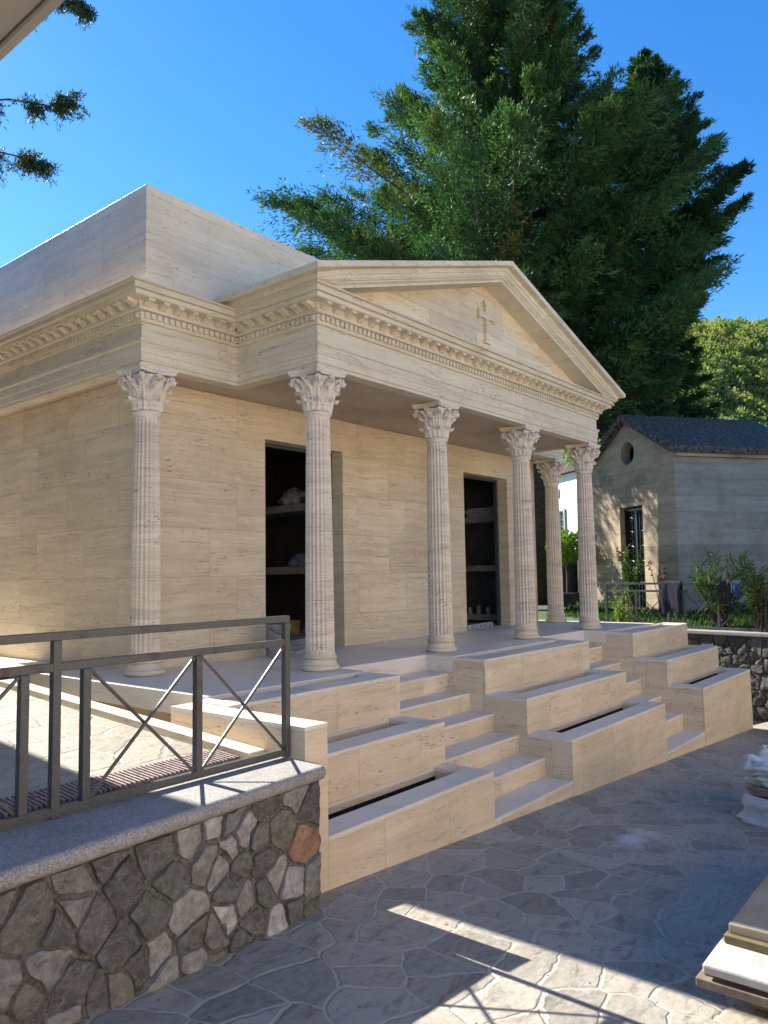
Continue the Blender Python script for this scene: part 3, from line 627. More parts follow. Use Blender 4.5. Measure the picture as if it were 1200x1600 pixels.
def capital_mesh(lo=False):
    b = MB(); zc = 2.140
    # astragal and neck
    P = [(0.0, 0.0), (0.1015, 0.0), (0.104, 0.014), (0.112, 0.020), (0.118, 0.028), (0.120, 0.036), (0.116, 0.045), (0.106, 0.050), (0.0955, 0.058)]
    bell = lambda t: 0.0975 + 0.020 * t + 0.030 * max(0, t - 0.30) ** 1.5 * 1.9
    zb0, zb1 = 0.058, 0.350
    for k in range(1, 13):
        t = k / 12; P.append((bell(t), zb0 + (zb1 - zb0) * t))
    P.append((0.0, zb1)); b.lathe([(r, z + zc) for r, z in P], 40, cap=False)
    def leaf(a, z0, z1, wid, curl, off):
        nu, nv = 11, 14; o = len(b.v)
        ca, sa = math.cos(a), math.sin(a)
        for side in (0, 1):
            for j in range(nv + 1):
                t = j / nv
                zz = z0 + (z1 - z0) * (t if t < 0.8 else 0.8 + 0.2 * math.sin((t - 0.8) / 0.2 * PI * 0.75))
                tb = min(1, (zz - zb0) / (zb1 - zb0)); rad = bell(tb) + off + 0.012 * t
                if t > 0.62: rad += curl * ((t - 0.62) / 0.38) ** 1.7
                wv_ = wid * (0.72 + 0.50 * math.sin(PI * min(1, t * 1.02)) ** 0.8) * (1 if t < .78 else max(0.30, 1 - ((t - .78) / .22) ** 2 * 0.75))
                wv_ *= 1 + 0.14 * math.cos(t * PI * 9)                        # lobed rim
                for i in range(nu):
                    s = i / (nu - 1) * 2 - 1
                    th = s * wv_ / rad
                    rib = 0.0075 * math.cos(s * PI * 3.0) + 0.0085 * (1 - abs(s)) ** 2
                    lob = 0.004 * math.cos(t * PI * 9 - abs(s) * 2.0) * abs(s)
                    r2 = rad + rib + lob - 0.006 * s * s * (1 if t < 0.7 else 1.8) - side * 0.010
                    zz2 = zz - abs(s) * 0.012 * t - 0.018 * max(0, t - .85) / .15 * abs(s)
                    b.v.append((r2 * math.cos(a + th), r2 * math.sin(a + th), zc + zz2))
        h = (nv + 1) * nu
        for j in range(nv):
            for i in range(nu - 1):
                q = o + j * nu + i; b.f.append((q, q + 1, q + nu + 1, q + nu)); q += h; b.f.append((q, q + nu, q + nu + 1, q + 1))
        for j in range(nv):
            q = o + j * nu; b.f.append((q, q + nu, q + h + nu, q + h)); q += nu - 1; b.f.append((q, q + h, q + h + nu, q + nu))
        for i in range(nu - 1):
            q = o + nv * nu + i; b.f.append((q, q + 1, q + h + 1, q + h))
    for k in range(8): leaf(k * PI / 4, 0.052, 0.165, 0.044, 0.050, 0.010)
    for k in range(8): leaf((k + .5) * PI / 4, 0.060, 0.262, 0.050, 0.058, 0.010)
    for k in range(4): leaf(PI / 4 + k * PI / 2, 0.14, 0.318, 0.052, 0.068, 0.022)
    for k in range(8): leaf((k + .5) * PI / 4 + (.22 if k % 2 else -.22), 0.17, 0.322, 0.034, 0.040, 0.020)
    # corner volutes: a stem that rises from the leaves and coils under each abacus corner
    for k in range(4):
        a = PI / 4 + k * PI / 2
        for sg in (-1, 1):
            pts, rad = [], []
            for j in range(6):
                t = j / 5; aa = a + sg * (0.42 * (1 - t) ** 1.2 + 0.03); r = 0.112 + 0.088 * t ** 1.5; pts.append((r * math.cos(aa), r * math.sin(aa), zc + 0.18 + 0.128 * t)); rad.append(0.013)
            cr, cz = 0.190, 0.318
            for j in range(1, 15):
                t = j / 14; an = PI * 0.62 - t * PI * 3.1; rr = 0.034 * (1 - t) + 0.006
                r = cr + rr * math.cos(an) ; z = cz + rr * math.sin(an); aa = a + sg * 0.045
                pts.append((r * math.cos(aa), r * math.sin(aa), zc + z)); rad.append(0.015 - 0.005 * t)
            b.tube(pts, rad, 6)
        b.lathe([(0.0, -.008), (.012, -.008), (.014, 0), (.012, .008), (0, .008)], 8, c=(0.200 * math.cos(a), 0.200 * math.sin(a), zc + 0.318), cap=False)
        # inner helices and the flower at the middle of each side
        a2 = k * PI / 2
        for sg in (-1, 1):
            pts = []
            for j in range(14):
                t = j / 13
                if t < .45: u = t / .45; aa = a2 + sg * (0.40 - 0.20 * u); r = 0.115 + 0.03 * u; z = 0.19 + 0.095 * u
                else:
                    u = (t - .45) / .55; an = PI * .5 + u * PI * 2.4; rr = 0.018 * (1 - u) + 0.004
                    aa = a2 + sg * (0.11 + rr * math.sin(-an + PI * .5) * 0 + (0.055 - rr * math.cos(an) * -1) * 0.0 + 0.09 * (1 - u) * abs(math.cos(u * PI * 1.3))); r = 0.160; z = 0.300 + rr * 1.3 * math.sin(an)
                pts.append((r * math.cos(aa), r * math.sin(aa), zc + z))
            b.tube(pts, 0.010, 6)
        cx_, cy_ = 0.166 * math.cos(a2), 0.166 * math.sin(a2)
        for q in range(6):
            qa = q * PI / 3; t1 = Vector((-math.sin(a2), math.cos(a2), 0)); t2 = Vector((0, 0, 1)); oo = Vector((math.cos(a2), math.sin(a2), 0))
            c0 = Vector((cx_, cy_, zc + 0.338)); dr = t1 * math.cos(qa) + t2 * math.sin(qa)
            b.tube([c0 + dr * .004, c0 + dr * .020 + oo * .010, c0 + dr * .034 + oo * .004], [0.007, 0.012, 0.005], 6)
        b.tube([Vector((cx_, cy_, zc + .338)) - oo * .01, Vector((cx_, cy_, zc + .338)) + oo * .014], [0.009, 0.006], 8)
    return b
def abacus_mesh():
    b = MB(); zc = 2.140; lay = [(0.352, 0.000), (0.360, 0.010), (0.362, 0.020), (0.372, 0.027), (0.388, 0.042), (0.390, 0.055), (0.404, 0.0575), (0.4154, 0.0635)]
    z_of = [0.364, 0.372, 0.380, 0.384, 0.394, 0.4150]; grow = [-0.010, -0.006, -0.006, -0.002, 0.006, 0.006]
    n = 9; H = 0.183
    for zz, g in zip(z_of, grow):
        for k in range(4):
            a = k * PI / 2 
            for j in range(n):
                s = -1 + 2 * j / (n - 1); x = H + g - 0.046 * (1 - s * s); y = s * (H + g - 0.014 if abs(s) == 1 else H + g - 0.014)
                b.v.append((x * math.cos(a) - y * math.sin(a), x * math.sin(a) + y * math.cos(a), zc + zz))
    m = 4 * n
    for i in range(len(z_of) - 1):
        for k in range(m):
            k2 = (k + 1) % m; b.f.append((i * m + k, i * m + k2, (i + 1) * m + k2, (i + 1) * m + k))
    b.f.append(tuple(range(m))[::-1]); b.f.append(tuple((len(z_of) - 1) * m + k for k in range(m)))
    return b
def make_column():
    c = shaft_mesh().build('column', M['column'], maus); smooth_by_angle(c, 32)
    o = base_mesh().build('base', M['trim'], c); smooth_by_angle(o, 35)
    o = capital_mesh().build('capital', M['capital'], c); smooth_by_angle(o, 50)
    abacus_mesh().build('abacus', M['capital'], c, bevel=0.003)
    return c
cproto = make_column()
XB, DX, YC = 1.2501, 1.7721, 1.562
for i, (x, y) in enumerate(((XB, YC), (XB + DX, YC), (XB + 2 * DX, YC), (XB + 3 * DX, YC), (0.2342, 2.5825), (7.5951, 2.5825))):
    c = cproto if i == 0 else copy_tree(cproto, maus)
    c.matrix_parent_inverse = Matrix.Translation((-3.9, -5.0, 0)); c.location = (x, y, 0); c.rotation_euler = (0, 0, 0); c['group'] = 'fluted columns of the mausoleum'

# ---------------------------------------------------------------- planter terraces and stairs
zL1, zL2, zL3 = -0.64, -0.3321, -0.0112; A2, A3 = 0.4245, 0.8503
def planter(x0, x1, label, sl, sr, b1=YP - .0015, slb=None):
    root = empty('planter_terrace', ((x0 + x1) / 2, 0.6, gz(x0)), label=label, cat='stepped planter', group='stepped travertine planters')
    inv = Matrix.Translation((-(x0 + x1) / 2, -0.6, -gz(x0)))
    zb = gz(x1) - 0.15
    for (y0, y1, zt_, hy0, hy1) in ((0.0, A2 - .0015, zL1, 0.20, A2 - .014), (A2, A3 - .0015, zL2, A2 + .205, A3 - .014), (A3, b1, zL3, A3 + .20, b1 - .014)):
        hx0, hx1 = x0 + sl, x1 - sr
        bb = MB().ring(x0, x1, y0, y1, hx0, hx1, hy0, hy1, zb, zt_ - .0265)
        t = bb.build('planter_tier', M['block'], root); t.matrix_parent_inverse = inv
        c = MB().ring(x0 - .0015, x1 + .0015, y0 - .0015, y1 - .001, hx0 + .002, hx1 - .002, hy0 + .002, hy1, zt_ - .025, zt_).build('coping', M['cap'], t)
        MB().box(hx0 + .0005, hx1 - .0005, hy0 + .0005, hy1 - .004, zt_ - .2, zt_ - .12).box(hx0 + .001, hx1 - .001, hy1 - .0035, hy1 - .0005, zt_ - .2, zt_ - .062).build('soil', M['dark'], t)
    return root
planter(XL0 + .001, XL1, 'left stepped planter, between the low end wall and the left staircase', 0.12, 0.16)
planter(XM0, XM1, 'middle stepped planter, between the two staircases', 0.22, 0.17)
planter(XR0, XR1, 'right stepped planter, beside the far staircase and the rubble garden wall', 0.22, 0.17)
# the flanks of the blocks continue to the podium behind the stairs
def stairs(x0, x1, rs, label):
    root = empty('staircase', ((x0 + x1) / 2, 0.6, gz(x0)), label=label, cat='staircase', group='travertine staircases')
    inv = Matrix.Translation((-(x0 + x1) / 2, -0.6, -gz(x0)))
    for k in range(6, 0, -1):
        y0 = 0.0052 + (6 - k) * 0.2537; y1 = y0 + 0.2537 if k > 1 else YS - .001; z = -k * rs
        bb = MB().box(x0 + .001, x1 - .001, y0, y1 - .0005, gz(x1) - 0.1, z - .0265)
        t = bb.build('step', M['block'], root); t.matrix_parent_inverse = inv
        MB().box(x0 + .001, x1 - .001, y0 - .004, y1 - .0045 if k > 1 else y1, z - .025, z).build('tread', M['cap'], t, bevel=0.002)
stairs(XL1, XM0, 0.1633, 'left travertine staircase, between the left and middle planters')
stairs(XM1, XR0, 0.1938, 'right travertine staircase, between the middle and right planters')
# low end wall (pier) on the left
pw = empty('end_wall', (-0.4, 0.6, -1), label='low travertine end wall between the rubble wall and the left planter', cat='low wall')
inv = Matrix.Translation((0.4, -0.6, 1))
o = MB().box(-0.4884, -0.3125, 0.0, YP - .003, -1.2, -0.0475).build('wall_body', M['block'], pw); o.matrix_parent_inverse = inv
o = MB().box(-0.490, -0.3118, -0.002, YP - .002, -0.046, -0.0208).build('coping', M['cap'], pw, bevel=0.002); o.matrix_parent_inverse = inv
# stone kerb sloping beside the podium
kb = MB().prism([(-0.61, 0.311), (-0.492, 0.311), (-0.492, 3.32), (-0.61, 3.32)], lambda x, y: -0.30 + .058 * (y - .31), lambda x, y: -0.175 + .058 * (y - .31))
kb.build('kerb', M['block'], bevel=0.004, label='sloping travertine kerb along the left side of the podium', cat='kerb')

# ---------------------------------------------------------------- rubble walls
def clip(poly, p, n):
    out = []; m = len(poly)
    for i in range(m):
        a, b_ = poly[i], poly[(i + 1) % m]; da = (a[0] - p[0]) * n[0] + (a[1] - p[1]) * n[1]; dbb = (b_[0] - p[0]) * n[0] + (b_[1] - p[1]) * n[1]
        if da <= 0: out.append(a)
        if (da < 0 < dbb) or (dbb < 0 < da):
            t = da / (da - dbb); out.append((a[0] + (b_[0] - a[0]) * t, a[1] + (b_[1] - a[1]) * t))
    return out
def rubble_stones(W, H, size, rng, joint=0.011, zbot=None):
    pts = []; tries = 0; target = int(W * H / (size * size)) 
    while len(pts) < target and tries < target * 60:
        tries += 1; p = (rng.uniform(0, W), rng.uniform(0, H))
        md = size * rng.choice((0.42, 0.62, 0.8, 1.0, 1.12))
        if all((p[0] - q[0]) ** 2 + ((p[1] - q[1]) * 1.05) ** 2 > md * md for q in pts): pts.append(p)
    stones = []
    for i, p in enumerate(pts):
        poly = [(0.004, 0), (W - .004, 0), (W - .004, H), (0.004, H)]
        nb = sorted(((q[0] - p[0]) ** 2 + (q[1] - p[1]) ** 2, q) for j, q in enumerate(pts) if j != i)[:18]
        for d2_, q in nb:
            d = math.sqrt(d2_); n = ((q[0] - p[0]) / d, (q[1] - p[1]) / d); hh = d / 2 - joint * rng.uniform(0.35, 1.5)
            poly = clip(poly, (p[0] + n[0] * hh, p[1] + n[1] * hh), n)
            if len(poly) < 3: break
        if len(poly) >= 3: stones.append(poly)
    return stones
def rubble_face(origin, du, dv, nrm, W, H, size, seed, name, parent, tones, joint=0.009):
    rng = random.Random(seed); b = MB(); b.c = []
    O, du, dv, nrm = map(Vector, (origin, du, dv, nrm))
    for poly in rubble_stones(W, H, size, rng, joint):
        # subdivide, roughen, round
        pts = []
        for i in range(len(poly)):
            a, c_ = poly[i], poly[(i + 1) % len(poly)]; ln = math.hypot(c_[0] - a[0], c_[1] - a[1]); k = max(1, int(ln / 0.028))
            for j in range(k):
                t = j / k; x, y = a[0] + (c_[0] - a[0]) * t, a[1] + (c_[1] - a[1]) * t
                nz = mnoise.noise((x * 16 + seed, y * 16, 0)) * 0.013; pts.append((x + nz, y + mnoise.noise((x * 16, y * 16, 5 + seed)) * 0.013))
        for _ in range(1 if rng.random() < .5 else 0):
            q = []
            for i in range(len(pts)):
                a, c_ = pts[i], pts[(i + 1) % len(pts)]; q += [(a[0] * .75 + c_[0] * .25, a[1] * .75 + c_[1] * .25), (a[0] * .25 + c_[0] * .75, a[1] * .25 + c_[1] * .75)]
            pts = q
        cx = sum(p[0] for p in pts) / len(pts); cy = sum(p[1] for p in pts) / len(pts); n = len(pts)
        tilt = (rng.uniform(-.10, .10), rng.uniform(-.10, .10)); dep = rng.uniform(0.008, 0.018)
        tone = rng.choice(tones); k = rng.uniform(0.78, 1.25); cc = (tone[0] * k, tone[1] * k, tone[2] * k, 1)
        o = len(b.v); rings = [(1.0, -0.004), (0.985, 0.5 * dep), (0.95, dep * .92), (0.72, dep * 1.05), (0.40, dep * 1.1)]
        for s, d in rings:
            for (x, y) in pts:
                X, Y = cx + (x - cx) * s, cy + (y - cy) * s
                hh = d
                if s < .97: hh += (X - cx) * tilt[0] + (Y - cy) * tilt[1] + mnoise.noise((X * 13, Y * 13, seed)) * 0.014 + mnoise.noise((X * 34, Y * 34, seed)) * 0.006
                b.v.append(tuple(O + du * X + dv * Y + nrm * hh)); b.c.append(cc)
        b.v.append(tuple(O + du * cx + dv * cy + nrm * dep * 1.1)); b.c.append(cc)
        for r in range(len(rings) - 1):
            for i in range(n): i2 = (i + 1) % n; b.f.append((o + r * n + i, o + r * n + i2, o + (r + 1) * n + i2, o + (r + 1) * n + i))
        for i in range(n): b.f.append((o + (len(rings) - 1) * n + i, o + (len(rings) - 1) * n + (i + 1) % n, o + len(rings) * n))
    ob = b.build(name, M['rubble'], parent); smooth_by_angle(ob, 38); return ob
tonesA = [(0.15, 0.145, 0.128), (0.115, 0.112, 0.102), (0.20, 0.195, 0.178), (0.09, 0.088, 0.083), (0.16, 0.15, 0.12), (0.40, 0.39, 0.365), (0.30, 0.295, 0.275), (0.135, 0.134, 0.115), (0.105, 0.103, 0.095), (0.25, 0.245, 0.225), (0.14, 0.134, 0.115)]
# near wall: front face runs from E0 back to the left
E0 = Vector((-0.555, -0.165, 0)); ud = Vector((-1, -0.0687, 0)).normalized(); fn = Vector((0.0687, -1, 0)).normalized()
wl = 7.0
wall = empty('rubble_wall', (E0.x, 0, gz(0)), label='near rubble stone wall with grey granite coping, carrying the iron railing', cat='stone wall')
inv = Matrix.Translation((-E0.x, 0, -gz(0)))
yf = lambda x: E0.y + (x - E0.x) * 0.0687
core = MB().prism([(E0.x, yf(E0.x)), (E0.x, 0.24), (-7.5, 0.24), (-7.5, yf(-7.5))][::-1], -1.1, -0.255)
o = core.build('wall_core', M['mortar'], wall); o.matrix_parent_inverse = inv
o = rubble_face((E0.x, E0.y, -0.985), ud, (0, 0, 1), fn, wl, 0.725, 0.142, 3, 'rubble_facing', wall, tonesA + [(0.30, 0.17, 0.11)]); o.matrix_parent_inverse = inv
o = rubble_face((E0.x, 0.20, -0.985), (0, -1, 0), (0, 0, 1), (1, 0, 0), 0.36, 0.725, 0.142, 5, 'rubble_end', wall, tonesA); o.matrix_parent_inverse = inv
cop = MB().prism([(-7.5, yf(-7.5) - .04), (-0.530, yf(-0.53) - .04), (-0.506, yf(-0.53) + .01), (-0.4915, 0.04), (-0.4915, 0.28), (-7.5, 0.28)], -0.254, -0.186)
o = cop.build('coping', M['granite'], wall); o.matrix_parent_inverse = inv
bv = o.modifiers.new('bevel', 'BEVEL'); bv.width = 0.028; bv.segments = 5; bv.limit_method = 'ANGLE'; smooth_by_angle(o, 30)

# ---------------------------------------------------------------- iron railings
def railing(name, P0, d, length, label, z=0.0, first=0.0, bay=1.235):
    """posts in the repeating order: long post, X bay, mid post, X bay, short post"""
    d = Vector(d).normalized(); root = empty(name, P0, label=label, cat='railing', group='grey iron railings with crossed bars'); P0 = Vector(P0); nrm = d.cross(Vector((0, 0, 1)))
    W = 0.036
    def bar(nm, s0, z0, s1, z1, w_=W, h=W, off=0.0):
        b = MB(); a, c_ = d * s0 + Vector((0, 0, z0)) + nrm * off, d * s1 + Vector((0, 0, z1)) + nrm * off
        b.bar(a, c_, w_, h, up=tuple(nrm) if abs((c_ - a).normalized().z) > .9 else (0, 0, 1)); return b.build(nm, M['iron'], root, bevel=0.0025)
    bar('top_rail', -0.018, 0.559, length, 0.559, W, 0.036)
    bar('middle_rail', 0.0195, 0.431, length, 0.431, W - .004, 0.036)
    bar('bottom_rail', 0.0195, -0.157, length, -0.157, W - .004, 0.036)
    def bay(a):
        for k in (0, 1):
            a0, a1 = a + .59 * k + .018, a + .59 * (k + 1) - .018
            if a1 > length: return
            bar('cross_bar', a0 + .004, -0.134, a1 - .004, 0.408, 0.012, 0.014, .008); bar('cross_bar', a0 + .004, 0.408, a1 - .004, -0.134, 0.012, 0.014, -.0075)
        bar('post', a + .59, -0.1385, a + .59, 0.4125)
    bar('post', 0, -0.1855, 0, 0.5405); bay(0); s = 1.18
    while s < length - .3:
        bar('post', s, -0.1385, s, 0.4125); bar('post', s + .135, -0.1855, s + .135, 0.5405); bar('post', s + .27, -0.1385, s + .27, 0.4125)
        bay(s + .27); s += 1.45
    return root
railing('iron_railing', (-0.518, 0.115, 0), (-1, 0, 0), 6.6, 'near grey iron railing standing on the rubble wall at the left')
# drain grate
gb = MB()
for k in range(120):
    x = -0.615 - k * 0.026; z0 = lambda y: ter(y) + .004
    gb.add([(x, .39, z0(.39)), (x - .014, .39, z0(.39)), (x - .014, .61, z0(.61)), (x, .61, z0(.61)), (x, .39, z0(.39) + .012), (x - .014, .39, z0(.39) + .012), (x - .014, .61, z0(.61) + .012), (x, .61, z0(.61) + .012)],
           [(0, 3, 2, 1), (4, 5, 6, 7), (0, 1, 5, 4), (1, 2, 6, 5), (2, 3, 7, 6), (3, 0, 4, 7)][0:6])
dr = empty('drain_grate', (-0.4, 0.78, -0.29), label='long slotted drain grate in the sunlit terrace behind the railing', cat='drain grate')
o = gb.build('grate_bars', M['grate'], dr); o.matrix_parent_inverse = Matrix.Translation((0.4, -0.78, 0.29))
o = MB().add([(-0.612, .385, ter(.385) + .003), (-3.75, .385, ter(.385) + .003), (-3.75, .615, ter(.615) + .003), (-0.612, .615, ter(.615) + .003)], [(0, 3, 2, 1)]).build('channel', M['black'], dr); o.matrix_parent_inverse = Matrix.Translation((0.4, -0.78, 0.29))

# ---------------------------------------------------------------- right side: garden wall, railing, garden
W0 = Vector((9.20, -0.75, 0)); wd = Vector((0.155, 1.0, 0)).normalized()
Wp = lambda s: Vector((9.30, -0.14, 0)) + wd * s
S0, S1 = -7.0, 3.2
gw = empty('garden_wall', (9.4, 0.5, -1.5), label='shaded rubble retaining wall right of the planters, below the garden', cat='stone wall'); inv = Matrix.Translation((-9.4, -0.5, 1.5))
fnr = Vector((-wd.y, wd.x, 0))
a, c_ = Wp(S0), Wp(S1)
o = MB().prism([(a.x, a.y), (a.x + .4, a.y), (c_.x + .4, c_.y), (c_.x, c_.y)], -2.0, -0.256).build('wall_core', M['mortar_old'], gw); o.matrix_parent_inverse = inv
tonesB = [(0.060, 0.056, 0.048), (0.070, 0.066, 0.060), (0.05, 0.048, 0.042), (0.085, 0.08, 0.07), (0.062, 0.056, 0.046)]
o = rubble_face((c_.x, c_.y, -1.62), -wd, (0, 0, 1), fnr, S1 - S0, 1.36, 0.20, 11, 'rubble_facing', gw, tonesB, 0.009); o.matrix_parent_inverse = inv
f_ = fnr * 0.05
o = MB().prism([(a.x + f_.x, a.y + f_.y), (a.x + .43, a.y), (c_.x + .43, c_.y), (c_.x + f_.x, c_.y + f_.y)], -0.254, -0.186).build('coping', M['granite'], gw, bevel=0.015); o.matrix_parent_inverse = inv
rs_ = Wp(2.9) + Vector((0.13, 0, 0))
railing('iron_railing', (rs_.x, rs_.y, 0), -wd, 8.0, 'far grey iron railing on the garden wall, with clothes hung on it')
def garden_z(x, y): return min(-0.21 + max(0, x - 9.7) * 0.12, 0.06)
xs_ = [Wp(0).x, 10.4, 11, 12, 13, 16, 30, 60]
gbm = MB(); rows = [-14, -7, -4, -2, -1, 0, 1, 2, 3.1, 5, 8.05]
for y in rows:
    x0 = Wp((y + .14) / wd.y).x + 0.30 if y < 3.2 else 8.06
    for i, fx in enumerate((0, .05, .1, .2, .4, .7, 1.0)):
        x = x0 + (60 - x0) * fx * fx if i else x0; gbm.v.append((x, y, garden_z(x, y) if y < 3.2 else max(-0.03, garden_z(x, y))))
for j in range(len(rows) - 1):
    for i in range(6): gbm.f.append((j * 7 + i, j * 7 + i + 1, (j + 1) * 7 + i + 1, (j + 1) * 7 + i))
gbm.build('garden_ground', M['garden'], smooth=True, kind='structure')
# side steps in the gap between the last planter and the garden wall
ss = empty('side_steps', (8.9, 1.0, -1.5), label='grey stone steps rising beside the garden wall, right of the planters', cat='steps'); inv = Matrix.Translation((-8.9, -1.0, 1.5))
for k in range(9):
    y0 = 0.22 + k * 0.30; z = -1.38 + k * 0.155
    x1 = Wp((y0 + .3 + .14) / wd.y).x - 0.002
    o = MB().box(XR1 + .004, x1 if k else x1, y0, y0 + .2995 if k < 8 else 3.4, gz(9) - .2, z).build('step', M['granite'], ss, bevel=0.006); o.matrix_parent_inverse = inv

# ---------------------------------------------------------------- foliage blades
def blades(P, D, S, ln, wd_, tint, name, mat, parent=None, **kw):
    """kite-shaped leaf faces, all in one mesh"""
    P, D, S = map(np.asarray, (P, D, S)); n = len(P)
    ln = np.asarray(ln)[:, None]; wd_ = np.asarray(wd_)[:, None]
    nr = np.cross(D, S)
    V = np.stack([P, P + D * ln * .45 + S * wd_ * .5 - nr * wd_ * .12, P + D * ln, P + D * ln * .45 - S * wd_ * .5 - nr * wd_ * .12], 1).reshape(-1, 3)
    me = bpy.data.meshes.new(name); me.vertices.add(4 * n); me.vertices.foreach_set('co', V.astype(np.float32).ravel())
    me.loops.add(4 * n); me.loops.foreach_set('vertex_index', np.arange(4 * n, dtype=np.int32))
    me.polygons.add(n); me.polygons.foreach_set('loop_start', np.arange(0, 4 * n, 4, dtype=np.int32)); me.polygons.foreach_set('loop_total', np.full(n, 4, dtype=np.int32))
    me.update(calc_edges=True)
    at = me.color_attributes.new('tint', 'FLOAT_COLOR', 'POINT')
    C = np.ones((n, 4), np.float32); C[:, :3] = tint; at.data.foreach_set('color', np.repeat(C, 4, 0).ravel())
    me.materials.append(mat); o = bpy.data.objects.new(name, me); col.objects.link(o)
    if parent is not None: o.parent = parent
    tag(o, **kw); return o
def unit(v): return v / (np.linalg.norm(v, axis=-1, keepdims=True) + 1e-9)
def side_of(D, rng):
    r = rng.normal(size=D.shape); return unit(np.cross(D, r))

def cypress(loc, top, bottom, radius, nbr, label, seed, dens=1.0, yellow=0.06, cat='tree', group='dark conifers behind the mausoleum', lean=(0, 0), bl=0.085, low_skip=0, tone=1.0):
    rng = np.random.default_rng(seed); root = empty('conifer_tree', loc, label=label, cat=cat, group=group)
    H = top - loc[2]
    tp = [(lean[0] * t * t, lean[1] * t * t, H * t * .97) for t in (0, .15, .3, .45, .6, .75, .9, 1)]
    r0 = 0.028 * H ** 1.05
    MB().tube(tp, [r0 * (1 - t * .95) + .01 for t in (0, .15, .3, .45, .6, .75, .9, 1)], 10).build('trunk', M['bark'], root, smooth=True)
    Ps, Ds, Ss, Ls, Ws, Ts = [], [], [], [], [], []
    lb = MB()
    for k in range(nbr):
        u = ((k + rng.random()) / nbr) ** 0.85
        h = bottom - loc[2] + (H - (bottom - loc[2])) * u * 0.985
        az = k * 2.39996 + rng.uniform(-.5, .5)
        R = max(.18, radius(h + loc[2], az) * (rng.uniform(0.84, 1.0) if rng.random() < .6 else rng.uniform(.45, .85)))
        el = math.radians(rng.uniform(2, 20) + 16 * u)
        if low_skip and 30 < math.degrees(az) % 360 < 200 and h + loc[2] < low_skip: continue  # hidden low boughs left out so sunlight reaches the chapel front
        st = np.array([lean[0] * (h / H) ** 2, lean[1] * (h / H) ** 2, max(h - R * math.tan(el) * .55, 1.0)])
        hd = np.array([math.cos(az), math.sin(az), 0.0]); m = 11
        t = np.linspace(0, 1, m)[:, None]; perp = np.array([-hd[1], hd[0], 0])
        br = st + hd * R * t + np.array([0, 0, 1.0]) * (R * math.tan(el) * (t * .45 + .55 * t ** 2.4) - rng.uniform(0, .08) * R * np.sin(PI * t)) + perp * (rng.uniform(-.12, .12) * R * t ** 2)
        lb.tube([tuple(p) for p in br[::2]], [max(.005, .013 * R * (1 - i / 5.2)) for i in range(6)], 5, cap=False)
        btint = rng.uniform(0.0, 1.0); byel = rng.random() < yellow; Wd = .16 + .105 * R
        nb = max(9, int((R * 13 + 5) * dens)); tt = 1 - (1 - .22) * rng.random(nb) ** 1.15; tt[:2] = 1.0
        i_ = np.minimum((tt * (m - 1)).astype(int), m - 2); f_ = (tt * (m - 1) - i_)[:, None]
        p_ = br[i_] * (1 - f_) + br[i_ + 1] * f_; tg = unit(br[i_ + 1] - br[i_]); sgn = rng.choice((-1.0, 1.0), nb)[:, None]
        fwd = rng.uniform(.5, 1.1, (nb, 1)) + (tt[:, None] > .93) * 1.2
        d_ = unit(tg * fwd + perp * sgn * rng.uniform(.1, 1.0, (nb, 1)) + np.array([0, 0, 1.0]) * rng.uniform(-.45, .55, (nb, 1)))
        pl_ = Wd * (.45 + 1.0 * np.sin(PI * np.clip(tt, 0, 1) ** 1.3 * .86)) * rng.uniform(.7, 1.3, nb)
        nl = 46
        s_ = rng.random((nb, nl)); tw = (1 - s_ * .8) * .28
        pp = p_[:, None] + d_[:, None] * (pl_[:, None] * s_)[..., None] + rng.normal(size=(nb, nl, 3)) * (tw * pl_[:, None])[..., None] * np.array([.8, .8, .55])
        pp[..., 2] -= .22 * pl_[:, None] * s_ ** 2
        dd = unit(d_[:, None] + rng.normal(size=(nb, nl, 3)) * .42 + np.array([0, 0, -.22])).reshape(-1, 3); n_ = nb * nl
        Ps.append(pp.reshape(-1, 3)); Ds.append(dd); Ss.append(side_of(dd, rng)); Ls.append(bl * rng.uniform(.7, 1.5, n_)); Ws.append(bl * .27 * rng.uniform(.6, 1.3, n_))
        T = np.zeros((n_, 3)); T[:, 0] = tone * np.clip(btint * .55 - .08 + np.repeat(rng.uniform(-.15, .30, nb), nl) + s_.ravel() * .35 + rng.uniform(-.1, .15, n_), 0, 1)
        T[:, 1] = np.repeat((rng.random(nb) < (.75 if byel else .012)) * rng.uniform(.3, .8, nb), nl); Ts.append(T)
    P = np.concatenate(Ps)
    lb.build('branch', M['bark'], root)
    print(label, 'blades', len(P))
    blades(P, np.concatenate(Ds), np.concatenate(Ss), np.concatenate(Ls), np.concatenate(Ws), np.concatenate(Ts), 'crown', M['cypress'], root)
    return root
def interp(tab, sides=None):
    zs = [a for a, _ in tab]; rs = [b_ for _, b_ in tab]
    def f(z, az=0):
        r = float(np.interp(z, zs, rs)) * (1 + 0.13 * math.sin(az * 3 + z * 1.3))
        if sides:        # left, back, right, front factors (right trimmed to the outline, back thinned to let sunlight through)
            a = (math.degrees(az) - 129) % 360; r *= float(np.interp(a, (0, 90, 180, 270, 360), (sides[0], sides[3], sides[2], sides[1], sides[0])))
        return r
    return f
cypress((13.37, 6.16, 0), 17.6, 4.4, interp([(4, 5.2), (6, 6.6), (8.6, 6.9), (9.6, 5.9), (10.4, 5.1), (11.5, 4.1), (12.4, 3.5), (14, 2.7), (15.6, 1.8), (17.6, .15)], (.92, .55, .56, .80)), 400, 'broad dark green conifer behind the pediment, its top cut by the photo edge', 1, 1.0, yellow=.05, bl=0.11, low_skip=6.0)
